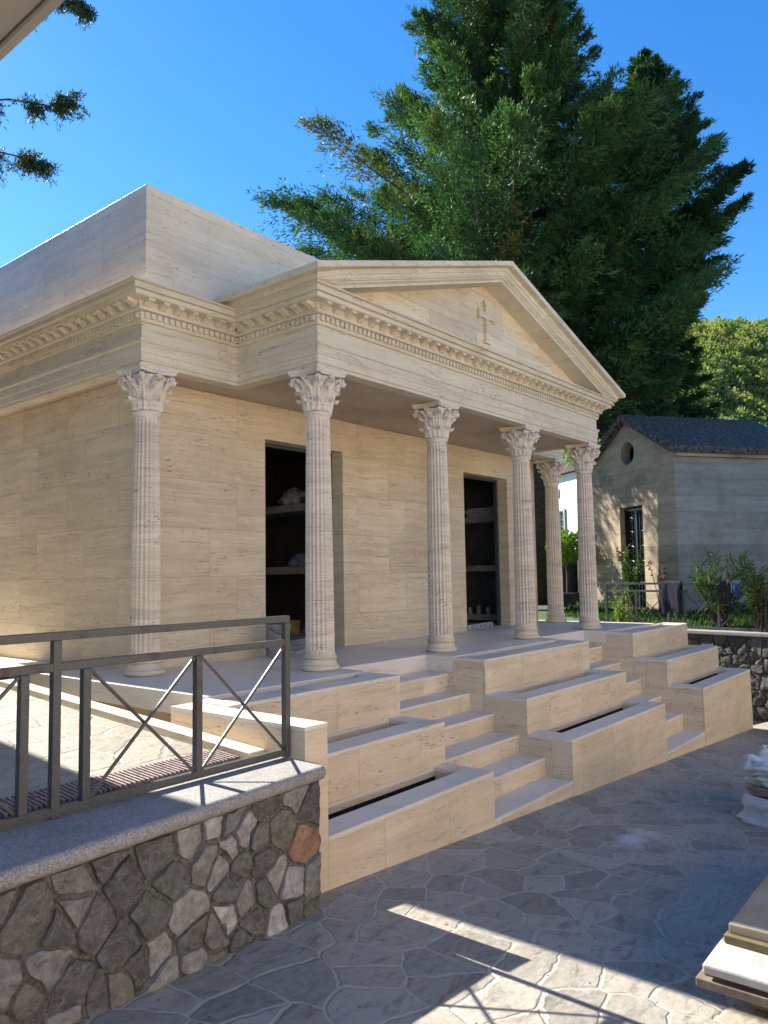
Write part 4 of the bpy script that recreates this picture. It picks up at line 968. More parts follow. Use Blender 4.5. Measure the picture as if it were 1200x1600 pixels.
cypress((15.75, 3.65, 0), 14.2, 3.3, interp([(3, .8), (4.5, 1.1), (6, .85), (7.3, .95), (8.4, 1.7), (9.5, 2.15), (10.7, 2.2), (12, 1.45), (13, .75), (14.0, .10)]), 260, 'shade-darkened conifer with long upswept boughs, right of the pediment apex', 2, 1.0, yellow=0.0, bl=0.11, tone=.45)  # tone paints the shade this tree stands in into its leaf colour
cypress((11.05, 5.3, 0), 10.1, 4.6, interp([(4, 1.3), (6, 1.5), (8, 1.15), (9.2, .65), (10.1, .08)]), 90, 'small yellowish conifer spire rising right behind the pediment apex', 3, 1.0, yellow=0.25, bl=0.08)
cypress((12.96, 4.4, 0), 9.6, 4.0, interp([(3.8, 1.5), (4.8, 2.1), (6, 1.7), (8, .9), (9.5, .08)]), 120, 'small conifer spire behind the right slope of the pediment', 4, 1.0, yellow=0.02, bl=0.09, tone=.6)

# cedar whose bough tips enter the frame top left
def cedar():
    rng = np.random.default_rng(12); T0 = np.array([2.0, 21.0, 0.0])
    root = empty('cedar_tree', tuple(T0), label='cedar whose drooping bough tips hang into the sky at top left', cat='tree')
    MB().tube([(0, 0, 0), (0, 0, 6), (.1, 0, 12), (.1, 0, 19)], [.4, .3, .2, .03], 10).build('trunk', M['bark'], root, smooth=True)
    def pix(px, py, Dp):
        F = np.array([0.77256963, 0.62983531, 0.08027234]); R = np.array([0.63279751, -0.77414967, -0.01611194]); U = np.array([-0.05199493, -0.06324373, 0.99664274])
        return np.array([-3.489, -3.022, .797]) + (F + R * (px - 600) / 1203.76 - U * (py - 800) / 1203.76) * Dp
    Ps, Ds, Ss, Ls, Ws, Ts = [], [], [], [], [], []; lb = MB()
    boughs = [((-150, 190), (-60, 160), (15, 155), (75, 165), (128, 145), 19.0), ((-160, 260), (-80, 240), (0, 238), (45, 248), (88, 262), 19.5), ((-60, -40), (20, -20), (70, -12), (110, 2), (150, 22), 19.0), ((-160, 120), (-120, 110), (-90, 115), (-60, 110), (-40, 120), 18)]
    for a, b_, c_, d_, e_, Dp in boughs:
        pts = np.array([pix(p[0], p[1], Dp + 1.2 * (0.5 - i * .25)) for i, p in enumerate((a, b_, c_, d_, e_))]) - T0
        full = [np.array([0.1, 0, pts[0][2] - 1.5])] + list(pts); lb.tube([tuple(p) for p in full], [.10, .05, .035, .025, .016, .006], 6)
        cl = np.sort(rng.uniform(.1, .9, 9)) * 4; cs_ = rng.uniform(.45, 1.25, 9)
        for k in range(230):
            q_ = rng.integers(0, 9); t = float(np.clip(cl[q_] + rng.normal() * .13, .1, 3.98)) if k > 30 else rng.uniform(2.6, 4.0); i = min(int(t), 3); f = t - i; p = pts[i] * (1 - f) + pts[i + 1] * f; tg = unit((pts[i + 1] - pts[i])[None])[0]
            taper = 1 - (t / 4) * .72; pl = rng.uniform(.35, 1.35) * taper * (cs_[q_] if k > 30 else .6)
            d = unit((tg * rng.uniform(.1, .8) + np.array([rng.normal() * .35, rng.normal() * .35, -rng.uniform(.2, 1.0)]))[None])[0]
            if rng.random() < .25: d[2] = abs(d[2]) * .5; pl *= .45
            nl = int(pl * 62) + 6; s = rng.random(nl); pp = p + d * (pl * s)[:, None] + rng.normal(size=(nl, 3)) * .035
            dd = unit(d + rng.normal(size=(nl, 3)) * .7); Ps.append(pp); Ds.append(dd); Ss.append(side_of(dd, rng)); Ls.append(rng.uniform(.07, .15, nl)); Ws.append(rng.uniform(.02, .04, nl))
            T = np.zeros((nl, 3)); T[:, 0] = rng.uniform(0, 1, nl); T[:, 1] = (rng.random(nl) < .12) * .7; Ts.append(T)
    lb.build('branch', M['bark'], root)
    blades(np.concatenate(Ps), np.concatenate(Ds), np.concatenate(Ss), np.concatenate(Ls), np.concatenate(Ws), np.concatenate(Ts), 'crown', M['cedar'], root)
cedar()

# ---------------------------------------------------------------- neighbouring house (only its eave is in frame)
XE, HE = -1.28, 4.27
nh = empty('neighbouring_house', (-4, 6, -0.3), label='beige rendered house whose eave juts in at the top left corner', cat='house'); inv = Matrix.Translation((4, -6, 0.3))
def np_(o): o.matrix_parent_inverse = inv; return o
np_(MB().box(-8, -1.9, 2.0, 12, -0.4, HE + .029).build('wall', M['render'], nh))
np_(MB().box(-8.6, XE - .075, 0.5, 12.5, HE + .03, HE + .14).build('soffit', M['render'], nh))
np_(MB().box(XE - .055, XE, 0.45, 12.5, HE, HE + .22).box(XE - .075, XE - .0555, 0.45, 12.5, HE + .05, HE + .2).build('fascia', M['render'], nh, bevel=0.003))
np_(MB().add([(-8.6, .5, HE + .141), (XE - .0, .5, HE + .221), (XE, 12.5, HE + .221), (-8.6, 12.5, HE + .141), (-4.8, .5, HE + 1.3), (-4.8, 12.5, HE + 1.3)], [(0, 1, 4), (1, 2, 5, 4), (2, 3, 5), (3, 0, 4, 5), (0, 3, 2, 1)]).build('roof', M['roofing'], nh))

oh = empty('added_bounce_house', (2, -10.5, -1), label='long warm rendered house added unseen behind the viewer to bounce sunlight onto the facade', cat='house'); inv = Matrix.Translation((-2, 10.5, 1))  # unseen house, added to bounce warm sunlight onto the shaded facade
for o in (MB().box(-11, 16, -12.5, -8.6, -2.2, 4.2).build('wall', M['ochre'], oh), MB().box(-11.3, 16.3, -12.8, -8.3, 4.201, 4.4).build('roof', M['roofing'], oh)): o.matrix_parent_inverse = inv
# ---------------------------------------------------------------- concrete chapel
cu = Vector((0.5736, 0.8192, 0)); cn = Vector((0.8192, -0.5736, 0)); c0 = Vector((11.73, 2.95, 0))     # u: along the front, n: into the body
ch = empty('concrete_chapel', tuple(c0), label='small board-marked concrete chapel with gabled roof, round window and iron gate', cat='chapel'); inv = Matrix.Translation(-c0)
def cp(u, n, z): return c0 + cu * u + cn * n + Vector((0, 0, z))
def cpart(b, name, mat, par=None, bevel=0, **kw):
    o = b.build(name, mat, par or ch, bevel=bevel, **kw)
    if par is None: o.matrix_parent_inverse = inv
    return o
ZE, ZA, HW = 3.02, 3.83, 1.45
def front_wall():
    bm = bmesh.new(); thick = 0.22; ring = [(-HW, -0.4), (HW, -0.4), (HW, ZE), (0, ZA), (-HW, ZE)]
    outer = [bm.verts.new(cp(u, 0, z)) for u, z in ring]; oe = [bm.edges.new((outer[i], outer[(i + 1) % 5])) for i in range(5)]
    oc = [bm.verts.new(cp(0.02 + .235 * math.cos(2 * PI * k / 28), 0, 3.17 + .235 * math.sin(2 * PI * k / 28))) for k in range(28)]; oc_e = [bm.edges.new((oc[i], oc[(i + 1) % 28])) for i in range(28)]
    dv = [bm.verts.new(cp(u, 0, z)) for u, z in ((-.42, -.1), (.38, -.1), (.38, 2.08), (-.42, 2.08))]; de = [bm.edges.new((dv[i], dv[(i + 1) % 4])) for i in range(4)]
    r = bmesh.ops.triangle_fill(bm, edges=oe + oc_e + de, use_beauty=True)
    ex = bmesh.ops.extrude_face_region(bm, geom=bm.faces[:]); vs = [g for g in ex['geom'] if isinstance(g, bmesh.types.BMVert)]; bmesh.ops.translate(bm, verts=vs, vec=cn * thick)
    bmesh.ops.recalc_face_normals(bm, faces=bm.faces); me = bpy.data.meshes.new('front_wall'); bm.to_mesh(me); bm.free(); me.materials.append(M['conc_front'])
    o = bpy.data.objects.new('front_wall', me); col.objects.link(o); o.parent = ch; o.matrix_parent_inverse = inv; return o
front_wall()
LN = 3.0
b = MB()
for (u0, u1) in ((-HW, -HW + .2), (HW - .2, HW)):
    qq = [cp(u0, .2205, 0), cp(u1, .2205, 0), cp(u1, LN - .001, 0), cp(u0, LN - .001, 0)]
    b.prism([(p.x, p.y) for p in qq][::-1], -0.5, ZE - .03)
    u0, u1 = (u0 - .004, -HW - .0005) if u0 < 0 else (HW + .0005, u1 + .004)
    q = [cp(u0, .004, 0), cp(u1, .004, 0), cp(u1, LN, 0), cp(u0, LN, 0)]
    q = [(p.x, p.y) for p in q]
    b.prism(q[::-1], -0.5, ZE - .02)
cpart(b, 'side_wall', M['conc_side'])
bk = [cp(-HW + .2, LN - .2, 0), cp(HW - .2, LN - .2, 0), cp(HW - .2, LN, 0), cp(-HW + .2, LN, 0)]
cpart(MB().prism([(p.x, p.y) for p in bk][::-1], -.5, ZE + .3), 'rear_wall', M['conc_side'])
inn = [cp(-.7, .6, 0), cp(.7, .6, 0), cp(.7, .64, 0), cp(-.7, .64, 0)]
cpart(MB().prism([(p.x, p.y) for p in inn][::-1], -.3, 3.6), 'inner_screen', M['room'])
# roof: two slabs with thickness, slightly rough edges
rbm = MB(); ov = 0.13; e0, e1 = -0.16, LN + .12; slope = (ZA - ZE) / HW
for sg in (-1, 1):
    U1 = sg * (HW + ov); z1 = ZE - slope * ov
    nn_ = 12
    for j in range(nn_ + 1):
        n_ = e0 + (e1 - e0) * j / nn_
        for i in range(9):
            u_ = U1 * i / 8; zz = ZA - (ZA - z1) * i / 8
            rbm.v.append(tuple(cp(u_, n_, zz + 0.14 + 0.012 * mnoise.noise((u_ * 3, n_ * 3, 1)))))
    base = len(rbm.v) - (nn_ + 1) * 9
    for j in range(nn_):
        for i in range(8):
            q = base + j * 9 + i; f = (q, q + 1, q + 10, q + 9); rbm.f.append(f if sg > 0 else f[::-1])
    under = [cp(0, e0, ZA + .0), cp(U1, e0, z1 + .0), cp(U1, e1, z1), cp(0, e1, ZA)]
    ob = len(rbm.v); rbm.v += [tuple(p) for p in under]; rbm.f.append((ob, ob + 1, ob + 2, ob + 3))
    rbm.f.append(tuple([base + i for i in range(9)] + [ob + 1, ob])); rbm.f.append(tuple([base + nn_ * 9 + i for i in range(9)] + [ob + 2, ob + 3]))
    rbm.f.append(tuple([base + j * 9 + 8 for j in range(nn_ + 1)] + [ob + 2, ob + 1]))
cpart(rbm, 'roof', M['roofing'])
# soffit edge strip in concrete below the slab
eb = MB()
for sg in (-1, 1):
    q = [cp(sg * (HW + .002), 0.0, 0), cp(sg * (HW + ov - .03), 0.0, 0), cp(sg * (HW + ov - .03), LN, 0), cp(sg * (HW + .002), LN, 0)]
    q = [(p.x, p.y) for p in q]; eb.prism(q if sg < 0 else q[::-1], ZE - slope * ov - .06, ZE - slope * ov - .002)
cpart(eb, 'eaves', M['conc_front'])
# gate
gt = MB(); fz0, fz1 = 0.06, 2.04
def gbar(u0, z0, u1, z1, w_=.02, h=.02): gt.bar(cp(u0, .14, z0), cp(u1, .14, z1), w_, h, up=tuple(cn))
gbar(-.40, fz0, -.40, fz1, .05, .05); gbar(.36, fz0, .36, fz1, .05, .05); gbar(-.40, fz1 - .02, .36, fz1 - .02, .05, .05); gbar(-.4, .55, .36, .55, .04, .04); gbar(-.02, fz0, -.02, fz1, .05, .05)
for k in range(9): u_ = -.36 + k * .085; gbar(u_, .1, u_, 2.0, .014, .014)
gate = cpart(gt, 'gate', M['black'])
sc_b = MB()
for zc_ in (0.9, 1.2, 1.5, 1.78):
    for uc in (-.21, .17):
        pts = [cp(uc + (.02 + .075 * t) * math.cos(t * 9), .125, zc_ + (.02 + .075 * t) * math.sin(t * 9)) for t in np.linspace(0, 1, 22)]
        sc_b.tube([tuple(p) for p in pts], .007, 5)
o = sc_b.build('scrollwork', M['black'], gate); 
gl = [cp(-.42, .19, 0), cp(.38, .19, 0), cp(.38, .20, 0), cp(-.42, .20, 0)]
cpart(MB().prism([(p.x, p.y) for p in gl][::-1], -.1, 2.07), 'door_glass', M['glass'])

# ---------------------------------------------------------------- white house behind
wh = empty('white_house', (19.5, 9.5, 0), label='sunlit white rendered house seen between the two far columns', cat='house'); inv = Matrix.Translation((-19.5, -9.5, 0))
h0 = Vector((18.7, 7.2, 0)); 
def hp(u, n, z): return h0 + cu * u + cn * n + Vector((0, 0, z))
def hpart(b, nm, mt, par=None):
    o = b.build(nm, mt, par or wh)
    if par is None: o.matrix_parent_inverse = inv
    return o
q = [(p.x, p.y) for p in (hp(-1.6, 0, 0), hp(5, 0, 0), hp(5, 4, 0), hp(-1.6, 4, 0))]
hpart(MB().prism(q[::-1], -.3, 3.9), 'wall', M['white'])
q = [(p.x, p.y) for p in (hp(-1.8, -.2, 0), hp(5.2, -.2, 0), hp(5.2, 4.2, 0), hp(-1.8, 4.2, 0))]
hpart(MB().prism(q[::-1], 3.901, 4.05), 'roof', M['roofing'])
def on_house(px, py):    # place a fitting on the front wall along a sight line
    F = Vector((0.77256963, 0.62983531, 0.08027234)); R = Vector((0.63279751, -0.77414967, -0.01611194)); U = Vector((-0.05199493, -0.06324373, 0.99664274))
    d = F + R * ((px - 600) / 1203.76) - U * ((py - 800) / 1203.76); C = Vector(cam.matrix_world.translation); t = (h0 - C).dot(cn) / d.dot(cn); X = C + d * t - h0
    return X.dot(cu), X.z
uw, zw0 = on_house(881, 860); uw2, zw1 = on_house(884, 795); wt = 0.75
fr = MB(); 
for (a0, a1, z0, z1) in ((uw2 - .0, uw2 + .06, zw0, zw1), (uw2 + wt, uw2 + wt + .06, zw0, zw1), (uw2 + .0601, uw2 + wt - .0001, zw1 - .06, zw1), (uw2 + .0601, uw2 + wt - .0001, zw0, zw0 + .06)):
    q = [(p.x, p.y) for p in (hp(a0, -.06, 0), hp(a1, -.06, 0), hp(a1, -.002, 0), hp(a0, -.002, 0))]; fr.prism(q[::-1], z0, z1)
win = hpart(fr, 'window', M['render'])
q = [(p.x, p.y) for p in (hp(uw2 + .06, -.02, 0), hp(uw2 + wt, -.02, 0), hp(uw2 + wt, -.003, 0), hp(uw2 + .06, -.003, 0))]
MB().prism(q[::-1], zw0 + .06, zw1 - .06).build('pane', M['glass'], win)
gg = MB()
for k in range(6): u_ = uw2 + .1 + k * .115; gg.bar(hp(u_, -.05, zw0 + .05), hp(u_, -.05, zw1 - .05), .014, .014, up=tuple(cn))
for zc_ in np.arange(zw0 + .2, zw1 - .1, .24):
    for k in range(3):
        uc = uw2 + .16 + k * .22; pts = [hp(uc + (.02 + .07 * t) * math.cos(t * 9), -.05, zc_ + (.02 + .07 * t) * math.sin(t * 9)) for t in np.linspace(0, 1, 14)]; gg.tube([tuple(p) for p in pts], .008, 4)
gg.build('grille', M['black'], win)
us, zs = on_house(874, 771); q = [(p.x, p.y) for p in (hp(us - .02, -.03, 0), hp(us + .22, -.03, 0), hp(us + .22, -.002, 0), hp(us - .02, -.002, 0))]
hpart(MB().prism(q[::-1], zs - .14, zs + .14), 'wall_plaque', M['shelf'])

# ---------------------------------------------------------------- shrubs and small garden things
def world_px(px, py, Dp):
    F = Vector((0.77256963, 0.62983531, 0.08027234)); R = Vector((0.63279751, -0.77414967, -0.01611194)); U = Vector((-0.05199493, -0.06324373, 0.99664274))
    return Vector(cam.matrix_world.translation) + (F + R * ((px - 600) / 1203.76) - U * ((py - 800) / 1203.76)) * Dp
def shrub(loc, h, spread, nst, lf, lw, mat, label, seed, name='shrub', density=60, droop=-.1, base_t=.3, cat='shrub', ball=None, stemr=.012, group=None):
    rng = np.random.default_rng(seed); root = empty(name, tuple(loc), label=label, cat=cat, group=group)
    Ps, Ds, Ss, Ls, Ws, Ts = [], [], [], [], [], []; st = MB()
    for k in range(nst):
        az = rng.uniform(0, 2 * PI); r = spread * math.sqrt(rng.random()); hh = h * rng.uniform(.6, 1.05)
        p0 = np.array([rng.normal() * spread * .12, rng.normal() * spread * .12, 0]); p2 = np.array([r * math.cos(az), r * math.sin(az), hh]); p1 = p0 * .6 + p2 * .4 + np.array([0, 0, hh * .15])
        t = np.linspace(0, 1, 7)[:, None]; pts = p0 * (1 - t) ** 2 + p1 * 2 * t * (1 - t) + p2 * t * t
        st.tube([tuple(p) for p in pts], [stemr * (1 - i / 8) for i in range(7)], 5)
        n = density; tt = rng.uniform(base_t, 1, n); i = np.minimum((tt * 6).astype(int), 5); f = (tt * 6 - i)[:, None]
        pp = pts[i] * (1 - f) + pts[i + 1] * f; tg = unit(pts[i + 1] - pts[i])
        dd = unit(tg * .6 + rng.normal(size=(n, 3)) * .7 + np.array([0, 0, droop]))
        if ball: pp = pp + rng.normal(size=(n, 3)) * ball
        Ps.append(pp); Ds.append(dd); Ss.append(side_of(dd, rng)); Ls.append(lf * rng.uniform(.6, 1.25, n)); Ws.append(lw * rng.uniform(.7, 1.2, n)); T = np.zeros((n, 3)); T[:, 0] = rng.uniform(0, 1, n); T[:, 1] = (rng.random(n) < .06) * .8; Ts.append(T)
    st.build('stem', M['bark'], root)
    blades(np.concatenate(Ps), np.concatenate(Ds), np.concatenate(Ss), np.concatenate(Ls), np.concatenate(Ws), np.concatenate(Ts), 'foliage', mat, root); return root
def on_garden(px, py_top, Dp): p = world_px(px, py_top, Dp); z = garden_z(p.x, p.y); return Vector((p.x, p.y, z)), p.z - z
for (px, pt, Dp, sp, ns, lb_, sd, mt) in ((1122, 858, 12.6, .48, 26, 'tall oleander bush behind the railing, against the grey chapel side', 21, 'oleander'), (1185, 872, 12.0, .45, 22, 'oleander bush at the right photo edge, behind the railing', 22, 'oleander')):
    g, h = on_garden(px, pt, Dp); shrub(g, h, sp, ns, .15, .022, M[mt], lb_, sd, 'oleander_bush', 46, group='oleander bushes behind the railing')
g, h = on_garden(985, 852, 14.3); shrub(g, h, .28, 16, .08, .035, M['oleander'], 'leafy dark shrub standing in front of the chapel gate', 23, 'shrub', 70)
g, h = on_garden(1030, 862, 14.0); r_ = shrub(g, h, .30, 5, .07, .035, M['pinkleaf'], 'thin bare-stemmed rose with pinkish blooms, right of the chapel gate', 24, 'rose_bush', 16, base_t=.75)
g, h = on_garden(968, 925, 13.6); shrub(g, h, .22, 14, .14, .02, M['bright'], 'sunlit spiky yellow-green plant below the chapel gate', 25, 'spiky_plant', 14, base_t=.1)
# ground cover
rng = np.random.default_rng(5); n = 26000
X = rng.uniform(9.75, 14.0, n); Y = rng.uniform(-3.5, 4.2, n); ok = np.ones(n, bool)
wx = 9.30 + (Y + .14) * .155 + .33; ok &= X > wx
rel = np.stack([X - c0.x, Y - c0.y], 1); uu = rel @ np.array([cu.x, cu.y]); nn2 = rel @ np.array([cn.x, cn.y]); ok &= ~((np.abs(uu) < 1.5) & (nn2 > -.02)) ; ok &= ~((nn2 > -.5) & (np.abs(uu) < .5) & (nn2 < 0))
X, Y = X[ok], Y[ok]; n = len(X); Z = np.array([garden_z(a, b_) for a, b_ in zip(X, Y)])
D_ = unit(rng.normal(size=(n, 3)) * .5 + np.array([0, 0, 1.0])); T = np.zeros((n, 3)); T[:, 0] = rng.uniform(0, .8, n)
blades(np.stack([X, Y, Z], 1), D_, side_of(D_, rng), rng.uniform(.06, .17, n), rng.uniform(.012, .035, n), T, 'ground_cover', M['oleander'], kind='stuff', label='low leafy ground cover and grass in the garden', cat='ground cover')
# potted shrub and dark headstone seen between the columns
p = world_px(888, 950, 17.0); pz = -0.02
pot = empty('potted_shrub', (p.x, p.y, pz), label='sunlit bright green round shrub in a black square pot, between the far columns', cat='potted shrub')
bb = MB(); bb.prism([(-.24, -.24), (.24, -.24), (.24, .24), (-.24, .24)], 0, .34); bb.build('pot', M['black'], pot, bevel=.01)
MB().tube([(0, 0, .3), (.02, 0, .7), (0, .02, 1.1)], [.03, .025, .02], 6).build('stem', M['bark'], pot)
n = 2600; v = unit(rng.normal(size=(n, 3))) * (rng.random((n, 1)) ** .4) * np.array([.42, .42, .36]) + np.array([0, 0, 1.35]); D_ = unit(v - np.array([0, 0, 1.3]) + rng.normal(size=(n, 3)) * .3)
T = np.zeros((n, 3)); T[:, 0] = rng.random(n); blades(v, D_, side_of(D_, rng), rng.uniform(.05, .12, n), rng.uniform(.02, .045, n), T, 'foliage', M['bright'], pot)
p = world_px(902, 950, 17.8)
hs = MB(); P_ = [(-.55, 0), (.55, 0), (.55, 1.05), (.35, 1.18), (0, 1.24), (-.35, 1.18), (-.55, 1.05)]
hs.v = [(x, -.06, z) for x, z in P_] + [(x, .06, z) for x, z in P_]; k_ = len(P_); hs.f = [tuple(range(k_)), tuple(range(k_, 2 * k_))[::-1]] + [(i, k_ + i, k_ + (i + 1) % k_, (i + 1) % k_) for i in range(k_)]
o = hs.build('headstone', M['bluegrey'], bevel=.008, label='dark slate headstone with curved top behind the black pot', cat='headstone'); o.location = (p.x, p.y, -.02); o.rotation_euler = (0, 0, math.radians(-50))

# clothes on the far railing
def cloth(sc0, wdt, drop_f, drop_b, mat, label, seed, name):
    """a garment folded over the top rail, sc0 = distance along the railing"""
    rng = random.Random(seed); d = -wd; nr = Vector((-wd.y, wd.x, 0)); B0 = Vector((rs_.x, rs_.y, 0.0)); nu, nv = 15, 16; b = MB()
    prof = [(-1, -drop_b), (-1, -drop_b * .5), (-1, -.02), (-.7, .010), (0, .022), (.7, .010), (1, -.02), (1, -drop_f * .3), (1, -drop_f * .65), (1, -drop_f)]
    for j, (o_, z_) in enumerate(prof):
        for i in range(nu):
            s = i / (nu - 1); w_ = wdt * (1 + .12 * max(0, -z_)) ; fold = 0.009 * math.sin(s * 9 + seed) * min(1, abs(z_) * 5) + 0.012 * mnoise.noise((s * 5, z_ * 8, seed))
            zz = z_ * (1 + .10 * math.sin(s * 7 + seed)) if abs(z_) > .05 else z_
            off = o_ * .026 + (fold if o_ > 0 else -fold) + (0.02 * min(1, abs(z_) * 3) * (1 if o_ > 0 else -1))
            b.v.append(tuple(B0 + d * (sc0 + (s - .5) * w_ + .02 * math.sin(z_ * 9)) + nr * off + Vector((0, 0, .578 + zz))))
    for j in range(len(prof) - 1):
        for i in range(nu - 1): q = j * nu + i; b.f.append((q, q + 1, q + nu + 1, q + nu))
    o = b.build(name, mat, smooth=True, label=label, cat='garment'); sd = o.modifiers.new('s', 'SOLIDIFY'); sd.thickness = .008; ss_ = o.modifiers.new('ss', 'SUBSURF'); ss_.levels = 1; ss_.render_levels = 2; return o
def rail_s(px):   # distance along the far railing for an image column
    F = Vector((0.77256963, 0.62983531, 0.08027234)); R = Vector((0.63279751, -0.77414967, -0.01611194)); C = Vector(cam.matrix_world.translation)
    d = F + R * ((px - 600) / 1203.76); nr = Vector((-wd.y, wd.x, 0)); B0 = Vector((rs_.x, rs_.y, C.z)); t = (B0 - C).dot(nr) / Vector((d.x, d.y, 0)).dot(nr); X = C + d * t
    return (X - B0).dot(-wd)
s1_, s2_ = rail_s(1030), rail_s(1060); cloth((s1_ + s2_) / 2, abs(s2_ - s1_), .50, .35, M['navy'], 'navy jacket draped over the far railing, in front of the chapel corner', 1, 'jacket')
s1_, s2_ = rail_s(1121), rail_s(1138); cloth((s1_ + s2_) / 2, abs(s2_ - s1_), .34, .25, M['maroon'], 'dark plum garment draped over the far railing beside the blue one', 2, 'shirt')
s1_, s2_ = rail_s(1138), rail_s(1152); cloth((s1_ + s2_) / 2 + .01, abs(s2_ - s1_), .20, .15, M['blue'], 'pale blue garment draped over the far railing at the right', 3, 'shirt')

# ---------------------------------------------------------------- building-site clutter
def crumple(cx, cy, z0, rx, ry, h, mat, label, seed, name, cat, parent=None):
    bm = bmesh.new(); bmesh.ops.create_icosphere(bm, subdivisions=4, radius=1)
    for v in bm.verts:
        n_ = mnoise.noise(v.co * 1.7 + Vector((seed, 0, 0))) * .35 + abs(mnoise.noise(v.co * 4.5 + Vector((0, seed, 0)))) * .22
        v.co *= (1 + n_); v.co.z = max(v.co.z, -.55)
        v.co = Vector((cx + v.co.x * rx, cy + v.co.y * ry, z0 + (v.co.z + .55) * h / 1.6))
    me = bpy.data.meshes.new(name); bm.to_mesh(me); bm.free(); me.materials.append(mat); o = bpy.data.objects.new(name, me); col.objects.link(o)
    smooth_by_angle(o, 30); return tag(o, label, cat)
def bucket(x, y, z, r, h, mat, label, handle=True):
    root = empty('bucket', (x, y, z), label=label, cat='bucket')
    MB().lathe([(0, 0.001), (r * .76, 0.001), (r * .78, .01), (r * .98, h * .96), (r * 1.03, h * .97), (r * 1.03, h), (r * .97, h), (r * .75, .02), (0, .02)], 28, cap=False).build('body', mat, root, smooth=True)
    if handle: MB().tube([(r * math.cos(t), r * .55 * 0 + .0, h * .95 - r * .95 * math.sin(t)) if False else (r * 1.02 * math.cos(t), -r * .55 * math.sin(t) - r * .45 * math.sin(t), h * .93 - r * .62 * math.sin(t)) for t in np.linspace(0, PI, 14)], .004, 6).build('handle', M['black'], root)
    return root
bucket(1.74, 2.60, 0.0, .125, .32, M['zinc'], 'grey metal bucket by the left doorway, behind the railing end')
bucket(3.0, 3.75, 0.0, .13, .26, M['yellow'], 'yellow plastic bucket just inside the left doorway', False)
crumple(2.72, 3.75, 0, .16, .14, .24, M['orange'], 'ochre sack on the floor inside the left doorway', 3, 'sack', 'sack')
crumple(3.48, 4.1, 1.68, .20, .20, .22, M['bag'], 'crumpled pale bag on the upper shelf inside the left doorway', 4, 'bag', 'bag')
crumple(3.42, 3.72, 1.68, .16, .18, .13, M['orange'], 'orange bundle on the upper shelf inside the left doorway', 5, 'bundle', 'bundle')
crumple(2.15, 4.1, 0.0, .20, .20, .34, M['bag'], 'crumpled pale bag on the floor inside the left doorway', 6, 'bag', 'bag')
crumple(3.45, 4.0, .905, .14, .16, .16, M['sheet'], 'dark bundle on the middle shelf inside the left doorway', 8, 'bundle', 'bundle')
bx = empty('sheet_stack', (2.55, 3.35, 0), label='grey panels stacked flat inside the left doorway', cat='panels')
for k in range(3): MB().obox((0.02 * k, 0.02 * k, .02 + .034 * k), (.34, .05 * k, 0), (-.04 * k, .26, 0), (0, 0, .015)).build('panel', M['sheet'], bx, bevel=.002)
tr = MB().obox((2.20, 2.80, .012), (.10, .04, 0), (-.015, .035, 0), (0, 0, .011)); tr.build('brick_offcut', M['whiteslab'], bevel=.003, label='small pale offcut lying on the floor at the left doorway', cat='offcut')
ct = empty('stone_slab_pack', (7.1, 3.55, 1.68), label='pack of pale stone slabs on the upper shelf inside the right doorway', cat='stone slabs')
for k in range(4): MB().obox((0.01 * (k % 2), .03 * (k % 3), .02 + .036 * k), (.13, .01, 0), (-.02, .22, 0), (0, 0, .015)).build('slab', M['whiteslab'], ct, bevel=.002)
crumple(7.12, 3.32, 1.68, .12, .12, .17, M['bag'], 'white crumpled bag beside the slabs on the upper shelf, right doorway', 9, 'bag', 'bag')
for k, (yy, hh) in enumerate(((3.45, .10), (3.62, .12), (3.78, .10))): 
    o = MB().lathe([(0, 0), (.035, 0), (.035, hh), (.028, hh + .01), (0, hh + .01)], 16, cap=False).build('tin', M['bag'], smooth=False, group='tins on the lowest shelf, right doorway', label='' + ('nearest', 'middle', 'farthest')[k] + ' of the three small pale tins on the lowest shelf, right doorway', cat='tin'); o.location = (7.0, yy, .14)
# perforated white strip on the right threshold
pb = MB()
for k in range(6): pb.obox((5.70 + k * .155, 2.985 + k * .022, .022), (.045, .006, 0), (-.004, .03, 0), (0, 0, .021))
pb.obox((6.09, 3.045, .052), (.44, .062, 0), (-.004, .03, 0), (0, 0, .009)); pb.obox((6.09, 3.045, .0065), (.44, .062, 0), (-.004, .03, 0), (0, 0, .0055))
pb.build('perforated_channel', M['whiteslab'], label='white perforated channel lying across the right doorway', cat='channel')

